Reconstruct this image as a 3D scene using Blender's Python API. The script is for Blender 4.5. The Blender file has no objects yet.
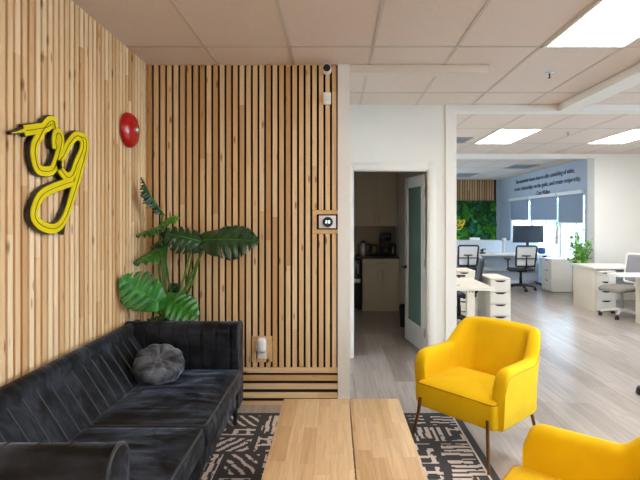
import bpy, bmesh, math, random
from mathutils import Vector as V, Matrix, Euler, noise
PI = math.pi
SC = bpy.context.scene
COL = SC.collection
random.seed(7)

# ------------------------------------------------------------------ helpers
class B:
    """collects shapes in one bmesh; coordinates are given in world space, off is taken away"""
    def __init__(self, off=(0, 0, 0)):
        self.bm = bmesh.new(); self.off = V(off)
    def _merge(self, b2, mi=0):
        me = bpy.data.meshes.new('tmp'); 
        for f in b2.faces: f.material_index = mi
        b2.to_mesh(me); b2.free(); self.bm.from_mesh(me); bpy.data.meshes.remove(me)
    def box(self, x0, x1, y0, y1, z0, z1, bevel=0, seg=2, mi=0, mat=None):
        b = bmesh.new(); bmesh.ops.create_cube(b, size=1)
        c = V(((x0+x1)/2, (y0+y1)/2, (z0+z1)/2))
        for v in b.verts:
            v.co = V((v.co.x*(x1-x0), v.co.y*(y1-y0), v.co.z*(z1-z0)))
        if bevel: bmesh.ops.bevel(b, geom=b.edges[:], offset=bevel, segments=seg, affect='EDGES', profile=0.5)
        for v in b.verts:
            v.co = (mat @ v.co if mat else v.co) + c - self.off
        self._merge(b, mi); return self
    def loft(self, rings, closed=True, cap=True, mi=0, loop=False):
        bm = self.bm; vs = [[bm.verts.new(V(p)-self.off) for p in r] for r in rings]
        n = len(rings[0]); m = len(vs)
        for i in range(m if loop else m-1):
            a, b = vs[i], vs[(i+1) % m]
            for j in range(n if closed else n-1):
                f = bm.faces.new((a[j], a[(j+1) % n], b[(j+1) % n], b[j])); f.material_index = mi
        if cap and closed and not loop:
            for r, rev in ((vs[0], True), (vs[-1], False)):
                f = bm.faces.new(r[::-1] if rev else r); f.material_index = mi
        return self
    def tube(self, pts, r, n=10, mi=0, closed=False):
        pts = [V(p) for p in pts]; rings = []; m = len(pts); ref = None
        for i, p in enumerate(pts):
            if closed: d = pts[(i+1) % m]-pts[i-1]
            else: d = pts[min(i+1, m-1)]-pts[max(i-1, 0)]
            d.normalize()
            if ref is None:
                ref = V((0, 0, 1)) if abs(d.z) < .9 else V((1, 0, 0))
            s = d.cross(ref).normalized(); ref = s.cross(d).normalized()
            rr = r[i] if isinstance(r, (list, tuple)) else r
            rings.append([p+(s*math.cos(2*PI*k/n)+ref*math.sin(2*PI*k/n))*rr for k in range(n)])
        return self.loft(rings, True, not closed, mi, closed)
    def lathe(self, prof, c=(0, 0, 0), n=32, mi=0, axis='Z', sq=None):
        c = V(c); rings = []
        for k in range(n):
            a = 2*PI*k/n; ring = []
            for r, h in prof:
                p = V((r*math.cos(a), r*math.sin(a), h))
                if axis == 'X': p = V((p.z, p.x, p.y))
                if axis == 'Y': p = V((p.x, -p.z, p.y))
                ring.append(c+p)
            rings.append(ring)
        return self.loft(rings, False, False, mi, True)
    def cyl(self, p0, p1, r0, r1=None, n=20, mi=0):
        return self.tube([p0, p1], [r0, r0 if r1 is None else r1], n, mi)
    def poly(self, pts, depth, mi=0):
        pts = [V(p) for p in pts]; d = V(depth)
        return self.loft([pts, [p+d for p in pts]], True, True, mi)
    def face(self, pts, mi=0):
        f = self.bm.faces.new([self.bm.verts.new(V(p)-self.off) for p in pts]); f.material_index = mi; return self
    def build(self, name, mats, parent=None, smooth=True, angle=38, loc=None, weld=True):
        bm = self.bm
        if weld: bmesh.ops.remove_doubles(bm, verts=bm.verts, dist=1e-5)
        bmesh.ops.recalc_face_normals(bm, faces=bm.faces)
        me = bpy.data.meshes.new(name); bm.to_mesh(me); bm.free()
        for m in (mats if isinstance(mats, (list, tuple)) else [mats]): me.materials.append(m)
        if smooth:
            me.shade_smooth(); me.set_sharp_from_angle(angle=math.radians(angle))
        o = bpy.data.objects.new(name, me); COL.objects.link(o)
        if parent: o.parent = parent
        if loc: o.location = loc
        return o

def tag(o, label, cat, group=None):
    o['label'] = label; o['category'] = cat
    if group: o['group'] = group
    return o
def thing(name, label, cat, loc=(0, 0, 0), rz=0, group=None):
    o = bpy.data.objects.new(name, None); COL.objects.link(o); o.empty_display_size = .05
    o.location = loc; o.rotation_euler = (0, 0, rz)
    return tag(o, label, cat, group)
def struct(o):
    o['kind'] = 'structure'; return o
def kids(o): return [c for c in COL.objects if c.parent == o]
def dup(root, loc, rz, label):
    r = root.copy(); COL.objects.link(r); r.location = loc; r.rotation_euler = (0, 0, rz); r['label'] = label
    for ch in kids(root):
        c = ch.copy(); COL.objects.link(c); c.parent = r
        for g in kids(ch):
            d = g.copy(); COL.objects.link(d); d.parent = c
    return r

# ------------------------------------------------------------------ materials
class NT:
    def __init__(self, name):
        self.m = bpy.data.materials.new(name); self.m.use_nodes = True
        self.t = self.m.node_tree; self.n = self.t.nodes; self.p = self.n['Principled BSDF']
    def add(self, typ, **kw):
        nd = self.n.new(typ)
        for k, v in kw.items(): setattr(nd, k, v)
        return nd
    def link(self, a, b): self.t.links.new(a, b)
    def math(self, op, a, b=None, c=None):
        nd = self.add('ShaderNodeMath', operation=op)
        for i, x in enumerate((a, b, c)):
            if x is None: continue
            if isinstance(x, (int, float)): nd.inputs[i].default_value = x
            else: self.link(x, nd.inputs[i])
        return nd.outputs[0]
    def coord(self, out='Object', scale=(1, 1, 1), rot=(0, 0, 0)):
        tc = self.add('ShaderNodeTexCoord'); mp = self.add('ShaderNodeMapping')
        mp.inputs['Scale'].default_value = scale; mp.inputs['Rotation'].default_value = rot
        self.link(tc.outputs[out], mp.inputs[0]); return mp.outputs[0]
    def noise(self, vec, scale, detail=4, rough=.55, dist=0):
        nd = self.add('ShaderNodeTexNoise'); nd.inputs['Scale'].default_value = scale
        nd.inputs['Detail'].default_value = detail; nd.inputs['Roughness'].default_value = rough
        nd.inputs['Distortion'].default_value = dist
        self.link(vec, nd.inputs['Vector']); return nd.outputs['Fac']
    def ramp(self, fac, stops, interp='LINEAR'):
        nd = self.add('ShaderNodeValToRGB'); cr = nd.color_ramp; cr.interpolation = interp
        while len(cr.elements) < len(stops): cr.elements.new(.5)
        for e, (p, c) in zip(cr.elements, stops):
            e.position = p; e.color = (*c, 1) if len(c) == 3 else c
        self.link(fac, nd.inputs[0]); return nd.outputs[0]
    def mix(self, fac, a, b, mode='MIX'):
        nd = self.add('ShaderNodeMix', data_type='RGBA', blend_type=mode)
        for sock, x in ((nd.inputs[0], fac), (nd.inputs[6], a), (nd.inputs[7], b)):
            if isinstance(x, (int, float)): sock.default_value = x
            elif isinstance(x, tuple): sock.default_value = (*x, 1)
            else: self.link(x, sock)
        return nd.outputs[2]
    def bump(self, h, strength=.2, dist=.01):
        nd = self.add('ShaderNodeBump'); nd.inputs['Strength'].default_value = strength
        nd.inputs['Distance'].default_value = dist
        self.link(h, nd.inputs['Height']); self.link(nd.outputs[0], self.p.inputs['Normal'])
    def set(self, **kw):
        for k, v in kw.items():
            s = self.p.inputs[k.replace('_', ' ')]
            if hasattr(v, 'is_output'): self.link(v, s)
            else: s.default_value = (*v, 1) if isinstance(v, tuple) and len(v) == 3 else v
        return self

def srgb(r, g, b):
    f = lambda c: (c/255/12.92) if c/255 <= .04045 else ((c/255+.055)/1.055)**2.4
    return (f(r), f(g), f(b))
def plain(name, col, rough=.5, metal=0, var=.06, scale=12, bump=0, **kw):
    t = NT(name); c = t.coord(); nz = t.noise(c, scale, 3)
    a = tuple(x*(1-var) for x in col); b = tuple(min(1, x*(1+var)) for x in col)
    t.set(Base_Color=t.ramp(nz, [(.3, a), (.7, b)]), Roughness=rough, Metallic=metal, **kw)
    if bump: t.bump(t.noise(c, scale*12, 2), bump, .002)
    return t.m
def emit(name, col, s):
    t = NT(name); t.set(Base_Color=(.8, .8, .8), Emission_Color=col, Emission_Strength=s); return t.m
def slat_wood(name, pitch, x0, along_z=True, tint=(1, 1, 1)):
    """pine battens: one tone per batten length, long grain, knots"""
    t = NT(name); tc = t.add('ShaderNodeTexCoord'); sp = t.add('ShaderNodeSeparateXYZ'); t.link(tc.outputs['Object'], sp.inputs[0])
    x, z = (sp.outputs[0], sp.outputs[2]) if along_z else (sp.outputs[2], sp.outputs[0])
    idx = t.math('FLOOR', t.math('DIVIDE', t.math('SUBTRACT', x, x0), pitch))
    wn = t.add('ShaderNodeTexWhiteNoise', noise_dimensions='1D'); t.link(idx, wn.inputs['W'])
    seg = t.math('FLOOR', t.math('MULTIPLY_ADD', z, .62, t.math('MULTIPLY', wn.outputs['Value'], 7.3)))
    cb = t.add('ShaderNodeCombineXYZ'); t.link(idx, cb.inputs[0]); t.link(seg, cb.inputs[1])
    w2 = t.add('ShaderNodeTexWhiteNoise', noise_dimensions='2D'); t.link(cb.outputs[0], w2.inputs['Vector'])
    tone = t.ramp(w2.outputs['Value'], [(0, tuple(a*b for a, b in zip(srgb(196, 150, 98), tint))), (.25, tuple(a*b for a, b in zip(srgb(216, 176, 126), tint))),
                                        (.6, tuple(a*b for a, b in zip(srgb(226, 190, 143), tint))), (1, tuple(a*b for a, b in zip(srgb(235, 206, 163), tint)))])
    co = t.add('ShaderNodeCombineXYZ')
    t.link(t.math('ADD', t.math('MULTIPLY', x, 60), t.math('MULTIPLY', idx, 13.7)), co.inputs[0]); t.link(t.math('MULTIPLY', z, 2.6), co.inputs[1]); t.link(seg, co.inputs[2])
    g = t.noise(co.outputs[0], 1.0, 5, .6, .6)
    c1 = t.mix(t.math('MULTIPLY', t.math('MAXIMUM', t.math('SUBTRACT', g, .42), 0), 1.5), tone, tuple(a*b for a, b in zip(srgb(184, 138, 90), tint)), 'MIX')
    nk = t.add('ShaderNodeTexVoronoi'); nk.inputs['Scale'].default_value = 1
    ck = t.add('ShaderNodeCombineXYZ'); t.link(t.math('MULTIPLY', x, 17), ck.inputs[0]); t.link(t.math('MULTIPLY', z, 4.2), ck.inputs[1]); t.link(idx, ck.inputs[2])
    t.link(ck.outputs[0], nk.inputs['Vector'])
    k = t.ramp(nk.outputs['Distance'], [(.06, (1, 1, 1)), (.18, (0, 0, 0))])
    c2 = t.mix(t.math('MULTIPLY', k, .8), c1, srgb(120, 72, 36))
    t.set(Base_Color=c2, Roughness=.55); t.bump(g, .08, .004)
    return t.m
def planks(name, wid, length, cols, rough, gap=.0015, gapcol=(.06, .05, .045), grain=.4, rot=True, gs=(30, 1.6)):
    t = NT(name); tc = t.add('ShaderNodeTexCoord'); sp = t.add('ShaderNodeSeparateXYZ'); t.link(tc.outputs['Object'], sp.inputs[0])
    x, y = sp.outputs[0], sp.outputs[1]
    row = t.math('FLOOR', t.math('DIVIDE', x, wid))
    wr = t.add('ShaderNodeTexWhiteNoise', noise_dimensions='1D'); t.link(row, wr.inputs['W'])
    ys = t.math('ADD', t.math('DIVIDE', y, length), t.math('MULTIPLY', wr.outputs['Value'], 5.7))
    cell = t.math('FLOOR', ys)
    cb = t.add('ShaderNodeCombineXYZ'); t.link(row, cb.inputs[0]); t.link(cell, cb.inputs[1])
    w2 = t.add('ShaderNodeTexWhiteNoise', noise_dimensions='2D'); t.link(cb.outputs[0], w2.inputs['Vector'])
    tone = t.ramp(w2.outputs['Value'], [(i/(len(cols)-1), c) for i, c in enumerate(cols)])
    co = t.add('ShaderNodeCombineXYZ'); t.link(t.math('MULTIPLY', x, gs[0]), co.inputs[0]); t.link(t.math('MULTIPLY', y, gs[1]), co.inputs[1])
    t.link(t.math('MULTIPLY', w2.outputs['Value'], 50), co.inputs[2])
    g = t.noise(co.outputs[0], 1, 6, .62, .8)
    dark = tuple(c*.42 for c in cols[0])
    c1 = t.mix(t.math('MULTIPLY', t.math('MAXIMUM', t.math('SUBTRACT', g, .4), 0), grain*3), tone, dark)
    fx = t.math('FRACT', t.math('DIVIDE', x, wid)); fy = t.math('FRACT', ys)
    m = t.math('MAXIMUM', t.math('LESS_THAN', fx, gap/wid), t.math('LESS_THAN', fy, gap/length))
    c2 = t.mix(t.math('MULTIPLY', m, .6), c1, gapcol)
    t.set(Base_Color=c2, Roughness=t.math('MULTIPLY_ADD', g, .12, rough)); t.bump(t.math('SUBTRACT', t.math('MULTIPLY', g, .5), m), .06, .003)
    return t.m
def velvet(name, col, sheen=1.0, tint=(.62, .68, .8), rough=.55):
    t = NT(name); c = t.coord(); a = t.noise(c, 5.5, 5, .6, .8); b = t.noise(c, 260, 2)
    st = t.noise(t.coord(scale=(2, 14, 9), rot=(0, .5, .3)), 1.2, 4, .6, .9)
    mx = t.math('MULTIPLY', a, st)
    t.set(Base_Color=t.ramp(mx, [(.17, tuple(x*.3 for x in col)), (.38, tuple(x*3.2 for x in col))]), Roughness=rough,
          Sheen_Weight=t.ramp(mx, [(.16, (.02*sheen,)*3), (.25, (.7*sheen,)*3), (.36, (2.7*sheen,)*3)]), Sheen_Roughness=.38, Sheen_Tint=tint, Specular_IOR_Level=.2)
    return t.m
def glass(name, tint=(.95, .98, 1), facing=.06):
    t = NT(name); n = t.n; tr = t.add('ShaderNodeBsdfTransparent'); tr.inputs[0].default_value = (*tint, 1)
    gl = t.add('ShaderNodeBsdfGlossy'); gl.inputs['Roughness'].default_value = .02
    lw = t.add('ShaderNodeLayerWeight'); lw.inputs[0].default_value = .2
    mx = t.add('ShaderNodeMixShader'); t.link(t.math('MULTIPLY_ADD', lw.outputs['Fresnel'], .5, facing*.5), mx.inputs[0])
    t.link(tr.outputs[0], mx.inputs[1]); t.link(gl.outputs[0], mx.inputs[2])
    t.link(mx.outputs[0], n['Material Output'].inputs[0]); return t.m

M = {}
PITCH = .0535
M['slat'] = slat_wood('pine slats', PITCH, 0)
M['slat_l'] = slat_wood('light-brightened pine slats on the side wall', .0513, 0, True, (1.05, 1.08, 1.13))  # tint brightens the battens: light on the side wall put into the colour
M['slat_h'] = slat_wood('pine slats lying', .068, -.03, False)
M['wood_piece'] = plain('pine piece', srgb(214, 172, 120), .55, var=.12, scale=20)
M['black_back'] = plain('black felt backing', (.012, .011, .01), .9)
M['white_wall'] = plain('white wall paint', srgb(224, 220, 212), .6, var=.015, scale=3)
M['beam'] = plain('white beam paint toned for shade', srgb(212, 200, 186), .6, var=.01)  # toned darker than the walls: the beam's shade put into the paint colour
M['white_trim'] = plain('white trim paint', srgb(228, 226, 220), .4, var=.01)
M['grey_wall'] = plain('pale grey wall paint', srgb(176, 186, 200), .6, var=.02, scale=3)
M['ceil'] = plain('ceiling tile', srgb(218, 201, 188), .85, var=.035, scale=60, bump=.1)
M['tbar'] = plain('ceiling grid bar', srgb(196, 182, 170), .5, var=.01)
M['led'] = emit('led diffuser', (1, .95, .885), 14.5)
M['floor'] = planks('grey oak planks', .19, 1.25, [srgb(148, 136, 127), srgb(167, 156, 148), srgb(176, 167, 160), srgb(157, 146, 138)], .24, grain=.5)
M['table'] = planks('butcher block', .066, .36, [srgb(188, 154, 114), srgb(202, 170, 128), srgb(214, 184, 144), srgb(194, 160, 118)], .38, gap=.0006, grain=.42, gs=(50, 3))
M['velvet'] = velvet('black velvet', (.006, .0068, .009), .26, (.5, .6, .8))
M['velvet_grey'] = velvet('charcoal velvet', (.05, .053, .06), .35, (.75, .78, .85))
M['piping'] = plain('dark piping', (.014, .015, .018), .6, Sheen_Weight=.12)
M['stitch'] = plain('grey blue stitching', (.02, .024, .032), .7, Sheen_Weight=.3)
M['seam'] = plain('black stitched seam', (.003, .003, .0035), .9)
M['black'] = plain('black plastic', (.012, .012, .013), .4)
M['black_metal'] = plain('black metal', (.015, .015, .016), .35, .6)
M['bronze'] = plain('bronze metal', srgb(120, 84, 44), .32, .9)
M['steel'] = plain('brushed steel', (.55, .55, .56), .3, 1)
M['white_p'] = plain('white plastic', srgb(228, 226, 224), .4, var=.01)
M['white_lam'] = plain('white laminate', srgb(230, 228, 222), .35, var=.01)
M['cream_lam'] = plain('cream laminate', srgb(222, 214, 198), .4, var=.015)
M['red'] = plain('red enamel', srgb(176, 8, 14), .22, var=.02, Coat_Weight=.4)
def yellow():
    t = NT('yellow fabric'); c = t.coord(); n1 = t.noise(c, 420, 2); n2 = t.noise(c, 6, 3)
    t.set(Base_Color=t.ramp(n2, [(.3, srgb(220, 177, 0)), (.7, srgb(228, 187, 0))]), Roughness=.8, Sheen_Weight=.15, Sheen_Tint=(1, .85, .3), Specular_IOR_Level=.2)
    t.bump(n1, .2, .0015); return t.m
M['yellow'] = yellow()
M['yellow_pipe'] = plain('mustard piping', srgb(176, 124, 0), .7)
M['sign_yellow'] = plain('yellow acrylic', srgb(228, 204, 0), .35, var=.02)
M['cab'] = plain('cream cabinet paint', srgb(222, 210, 184), .45, var=.01)
M['counter'] = plain('black stone', (.02, .02, .021), .25, var=.3, scale=60)
M['tile'] = plain('beige backsplash', srgb(176, 160, 140), .35, var=.04)
M['glass'] = glass('window glass')
M['jug'] = glass('jug glass', (.75, .78, .78), .2)
t = NT('frosted glass'); t.set(Base_Color=srgb(120, 156, 148), Roughness=.45, Transmission_Weight=.35); M['frost'] = t.m
M['mesh_white'] = plain('pale mesh fabric', srgb(214, 218, 222), .7, var=.05, scale=200)
M['mesh_grey'] = plain('grey mesh fabric', srgb(136, 136, 144), .7, var=.05, scale=200)
M['mesh_dark'] = plain('dark mesh fabric', srgb(58, 58, 62), .7, var=.1, scale=200)
M['seat_grey'] = plain('grey seat fabric', srgb(122, 117, 112), .8)
M['seat_dark'] = plain('dark seat fabric', srgb(44, 50, 62), .8)
M['screen_fab'] = plain('pale blue grey screen fabric', srgb(196, 206, 218), .8, var=.03)
t = NT('grey roller blind'); t.set(Base_Color=srgb(150, 162, 178), Roughness=.9)
tl = t.add('ShaderNodeBsdfTranslucent'); tl.inputs[0].default_value = (*srgb(140, 154, 172), 1); mx_ = t.add('ShaderNodeMixShader'); mx_.inputs[0].default_value = .10
t.link(t.p.outputs[0], mx_.inputs[1]); t.link(tl.outputs[0], mx_.inputs[2]); t.link(mx_.outputs[0], t.n['Material Output'].inputs[0]); M['blind'] = t.m
M['monitor'] = plain('dark monitor glass', (.018, .026, .04), .25, var=.02)
M['blue'] = plain('blue fabric', srgb(20, 66, 128), .6)
M['lettering'] = plain('dark vinyl lettering', srgb(78, 90, 110), .5)
M['vent'] = plain('grey vent metal', srgb(150, 152, 154), .5)
M['vent_dark'] = plain('dark vent slots', (.12, .12, .125), .6)
M['soil'] = plain('soil', (.03, .02, .012), .95, var=.4, scale=60)
M['pot'] = plain('white ceramic pot', srgb(222, 220, 214), .3, var=.01)
M['pot_dark'] = plain('charcoal pot', (.03, .03, .032), .5)
M['stem'] = plain('green stem', srgb(74, 112, 42), .45, var=.2, scale=20)
M['bark'] = plain('bark', srgb(90, 70, 52), .9, var=.3)
def leafmat(name, c0, c1, rough=.3):
    t = NT(name); c = t.coord(); n1 = t.noise(c, 9, 4)
    t.set(Base_Color=t.ramp(n1, [(.3, c0), (.7, c1)]), Roughness=rough, Specular_IOR_Level=.5, Subsurface_Weight=0)
    return t.m
M['leaf_dark'] = leafmat('dark monstera leaf', srgb(22, 54, 28), srgb(38, 76, 42))
M['leaf'] = leafmat('green monstera leaf', srgb(30, 92, 26), srgb(56, 128, 44))
M['leaf_light'] = leafmat('light green leaf', srgb(62, 128, 32), srgb(92, 160, 52))
M['leaf_pale'] = leafmat('office plant leaf', srgb(84, 150, 64), srgb(160, 208, 110))
M['moss1'] = leafmat('dark moss', srgb(14, 62, 24), srgb(34, 102, 40), .7)
M['moss2'] = leafmat('bright moss', srgb(40, 128, 30), srgb(92, 186, 36), .7)
M['moss3'] = leafmat('blue green moss', srgb(26, 100, 70), srgb(64, 150, 106), .7)
M['moss4'] = plain('brown moss', srgb(60, 44, 24), .8)
M['rug_dark'] = plain('charcoal rug pile', srgb(60, 57, 58), .95, var=.16, scale=180, bump=.3)
M['rug_light'] = plain('pale rug pile', srgb(206, 192, 182), .95, var=.1, scale=180, bump=.3)
M['grass'] = plain('outdoor paving', srgb(200, 205, 205), .9, var=.2)
M['tree'] = leafmat('haze-paled tree foliage', srgb(150, 190, 160), srgb(190, 215, 190), .8)  # greens lightened so that outdoor haze sits in the leaf colour
M['display'] = emit('thermostat digits', (.55, .75, 1), 1.2)

# ------------------------------------------------------------------ setting
H = 2.757; XL = -1.506; YB = 3.79; YD = 5.09; YH = 8.82; XW = 5.13; YF = 14.4; XR = 7.2; YN = -2.2
def sbox(name, mat, *boxes, bevel=0, parent=None):
    b = B()
    for q in boxes: b.box(*q, bevel=bevel)
    o = b.build(name, mat, parent)
    return o if parent else struct(o)
sbox('floor', M['floor'], (-1.7, XR+.2, YN-.1, YF+.2, -.1, 0))
ceil = sbox('ceiling', M['ceil'], (-1.7, XR+.2, YN-.1, YF+.2, H, H+.08))
g = B()
for k in range(-2, 14):
    x = -.327+.61*k
    if x < XR: g.box(x-.012, x+.012, YN, YD, H-.004, H)
for y in [3.40+1.22*k for k in range(-5, 2)]: g.box(XL, XR, y-.012, y+.012, H-.004, H)
for k in range(-1, 9):
    x = 2.26+.61*k
    g.box(x-.012, x+.012, YD+.1, YH, H-.004, H); 
    if x < XW: g.box(x-.012, x+.012, YH+.1, YF, H-.004, H)
for y in (5.23, 6.40, 7.62): g.box(1.2, XR, y-.012, y+.012, H-.004, H)
for y in (9.9, 11.1, 12.3, 13.5): g.box(1.2, XW, y-.012, y+.012, H-.004, H)
g.build('ceiling_grid', M['tbar'], ceil)

def slats(name, parent, x0, n, z0, z1, holes=(), loc=(0, 0, 0), rz=0, mat=None, th=.019, pitch=PITCH, sw=.0358):
    b = B()
    for i in range(n):
        a = x0+i*pitch+.008; c = a+sw
        cuts = [(z0, z1)]
        for hx0, hx1, hz0, hz1 in holes:
            if c > hx0 and a < hx1:
                new = []
                for p, q in cuts:
                    if hz0 > p: new.append((p, min(q, hz0)))
                    if hz1 < q: new.append((max(p, hz1), q))
                cuts = [(p, q) for p, q in new if q-p > .004]
        for p, q in cuts: b.box(a, c, 0, th, p, q, bevel=.0015, seg=1)
    o = b.build(name, mat or M['slat'], parent, loc=loc); o.rotation_euler = (0, 0, rz); return o
# left wall
wl = sbox('wall_left', M['wood_piece'], (XL-.16, XL-.0125, YN, YF, 0, H))
slats('slats', wl, -42*.0513, 115, 0, H, loc=(XL, 0, 0), rz=PI/2, th=.0125, pitch=.0513, sw=.0345, mat=M['slat_l'])
# slat wall facing the camera
wb = sbox('wall_back', M['black_back'], (XL-.02, .03, YB+.0191, YB+.13, 0, H))
TH = (-.175, .035, 1.385, 1.58); OU = (-.665, -.498, .345, .56)
nb = 29; x00 = .03-nb*PITCH
slats('slats', wb, 0, nb, .303, H, [(TH[0]-x00, TH[1]-x00, TH[2], TH[3]), (OU[0]-x00, OU[1]-x00, OU[2], OU[3])], loc=(x00, YB, 0))
b = B()
for zt_ in (.301, .238, .170, .098, .028): b.box(x00+.002, .03, YB, YB+.019, max(0, zt_-.042), zt_, bevel=.0015, seg=1)
b.build('slats', M['slat_h'], wb)
b = B()
b.box(TH[0], TH[1]-.005, YB-.001, YB+.019, 1.545, 1.578).box(TH[0], TH[1]-.005, YB-.001, YB+.019, 1.387, 1.42).box(TH[0], TH[0]+.034, YB-.001, YB+.019, 1.42, 1.545)
b.box(OU[0], OU[1]-.004, YB-.001, YB+.019, .512, .556).box(OU[0]+.04, OU[1]-.03, YB-.001, YB+.019, .348, .375).box(OU[1]-.05, OU[1]-.002, YB-.001, YB+.019, .348, .512)
b.box(OU[0], OU[0]+.035, YB-.001, YB+.019, .348, .512)
b.build('cutout_frame', M['wood_piece'], wb)
# white partition end and the alcove wall with the kitchen door
sbox('wall_center', M['white_wall'], (.03, .128, YB-.012, YD+.02, 0, H))
DX0, DX1, DH = .199, 1.031, 2.052
wa = sbox('wall_alcove', M['white_wall'], (.128, DX0, YD, YD+.11, 0, H), (DX1, 1.21, YD, YD+.11, 0, H), (DX0, DX1, YD, YD+.11, DH, H))
sbox('trim_1', M['beam'], (.128, 1.255, YB-.012, YB+.09, H-.068, H-.007), (.13, 1.25, YB-.004, YB+.085, H-.007, H))
sbox('trim_2', M['white_wall'], (1.21, 1.327, YD-.02, YD+.13, 0, H-.075), (1.21, XR, YD-.02, YD+.13, H-.075, H-.006), (1.215, XR, YD-.01, YD+.12, H-.006, H))
sbox('trim_3', M['white_wall'], (2.43, 2.64, YN, YD-.02, H-.08, H-.007), (2.44, 2.63, YN, YD-.02, H-.007, H))
sbox('trim_4', M['white_wall'], (1.2, 4.91, YH, YH+.13, H-.09, H))
cw = .075
sbox('trim_5', M['white_wall'], (DX0-cw, DX0+.006, YD-.016, YD, 0, DH+cw), (DX1-.006, DX1+cw, YD-.016, YD, 0, DH+cw), (DX0+.006, DX1-.006, YD-.016, YD, DH-.006, DH+cw),
     (DX0, DX0+.018, YD, YD+.11, 0, DH), (DX1-.018, DX1, YD, YD+.11, 0, DH), (DX0+.018, DX1-.018, YD, YD+.11, DH-.018, DH), bevel=.003)
sbox('baseboard_alcove', M['white_trim'], (.128, DX0-cw, YD-.013, YD, 0, .1), (DX1+cw, 1.21, YD-.013, YD, 0, .1))
# kitchen shell, office shell
sbox('wall_kitchen_left', M['white_wall'], (-.6, -.5, YD, 8.5, 0, H))
sbox('wall_kitchen_back', M['tile'], (-.5, 1.08, 8.32, 8.44, 0, H))
sbox('wall_office_left', M['white_wall'], (1.08, 1.21, YD+.11, YF, 0, H))
sbox('wall_far', M['grey_wall'], (1.21, 1.4, YF, YF+.15, 0, H), (3.0, XW+.15, YF, YF+.15, 0, H), (1.4, 3.0, YF, YF+.15, 0, .8), (1.4, 3.0, YF, YF+.15, 2.5, H))
w = struct(B().box(1.4, 1.45, YF+.04, YF+.1, .8, 2.5).box(2.95, 3.0, YF+.04, YF+.1, .8, 2.5).box(2.17, 2.23, YF+.04, YF+.1, .85, 2.45).box(1.45, 2.95, YF+.04, YF+.1, .8, .85).box(1.45, 2.95, YF+.04, YF+.1, 2.45, 2.5).build('window_8', M['white_trim']))  # unseen window added to let more daylight into the far office
B().box(1.45, 2.95, YF+.065, YF+.075, .85, 2.45).build('pane', M['glass'], w)
sbox('wall_right_inner', M['white_wall'], (4.91, XR, YH, YH+.14, 0, H), (4.91, XW+.15, YH+.14, YH+.25, 0, H))
W0, W1, WS, WT = 9.58, 13.65, .6, 2.07
sbox('wall_window', M['grey_wall'], (XW, XW+.15, YH+.25, W0, 0, H), (XW, XW+.15, W1, YF, 0, H), (XW, XW+.15, W0, W1, 0, WS), (XW, XW+.15, W0, W1, WT, H))
WD = [W0, 10.71, 12.27, W1]
for i in range(3):
    a, c = WD[i], WD[i+1]; o = B()
    o.box(XW+.04, XW+.1, a, a+.045, WS, WT).box(XW+.04, XW+.1, c-.045, c, WS, WT).box(XW+.04, XW+.1, a+.045, c-.045, WS, WS+.05).box(XW+.04, XW+.1, a+.045, c-.045, WT-.05, WT)
    m = (a+c)/2-.12
    o.box(XW+.045, XW+.095, m-.025, m+.025, WS+.05, WT-.05)
    w = struct(o.build('window_%d' % (i+1), M['white_trim']))
    B().box(XW+.065, XW+.075, a+.045, c-.045, WS+.05, WT-.05).build('pane', M['glass'], w)
sbox('trim_6', M['white_trim'], (XW-.06, XW+.04, W0-.03, W1+.03, WS-.03, WS))
# right-hand and rear walls of the big room (the light comes in there)
ws = [(YN+.5, .3), (.8, 2.6), (3.1, 4.9), (5.4, 6.5)]
bx = [(XR, XR+.15, YN, YH+.1, 0, .7), (XR, XR+.15, YN, YH+.1, 2.45, H)]
edges = [YN]+[v for p in ws for v in p]+[YH+.1]
for i in range(0, len(edges), 2): bx.append((XR, XR+.15, edges[i], edges[i+1], .7, 2.45))
sbox('wall_right', M['white_wall'], *bx)
for i, (a, c) in enumerate(ws):
    o = B().box(XR+.04, XR+.1, a, a+.05, .7, 2.45).box(XR+.04, XR+.1, c-.05, c, .7, 2.45).box(XR+.04, XR+.1, a+.05, c-.05, .7, .75).box(XR+.04, XR+.1, a+.05, c-.05, 2.4, 2.45)
    w = struct(o.build('window_%d' % (i+4), M['white_trim']))
    B().box(XR+.065, XR+.075, a+.05, c-.05, .75, 2.4).build('pane', M['glass'], w)
sbox('wall_rear', M['white_wall'], (XL-.16, XR+.15, YN-.15, YN, 0, H))

# kitchen door standing open, hinged on the right
HX, HY = DX1-.023, YD+.1
dr = bpy.data.objects.new('door_1', None); COL.objects.link(dr); struct(dr); dr.location = (HX, HY, 0)
DW = .75; dr.rotation_euler = (0, 0, math.radians(98.5))
# local: leaf runs along +x from the hinge, thickness along +y
L = B(); T0, T1 = -.038, .0; st = .115
L.box(0, st, T0, T1, .012, DH-.03, .002, 1).box(DW-st, DW, T0, T1, .012, DH-.03, .002, 1).box(st, DW-st, T0, T1, .012, .27, .002, 1).box(st, DW-st, T0, T1, DH-.15, DH-.03, .002, 1)
leaf = L.build('leaf', M['white_trim'], dr)
b = B()
for yy in (T0-.004, T1-.004):
    for q in ((st-.008, st+.012, .262, DH-.142), (DW-st-.012, DW-st+.008, .262, DH-.142)): b.box(q[0], q[1], yy, yy+.008, q[2], q[3])
    for q in ((st+.012, DW-st-.012, .262, .282), (st+.012, DW-st-.012, DH-.162, DH-.142)): b.box(q[0], q[1], yy, yy+.008, q[2], q[3])
b.build('beading', M['white_trim'], leaf)
B().box(st-.002, DW-st+.002, -.024, -.014, .268, DH-.148).build('frosted_glass', M['frost'], dr)
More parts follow.
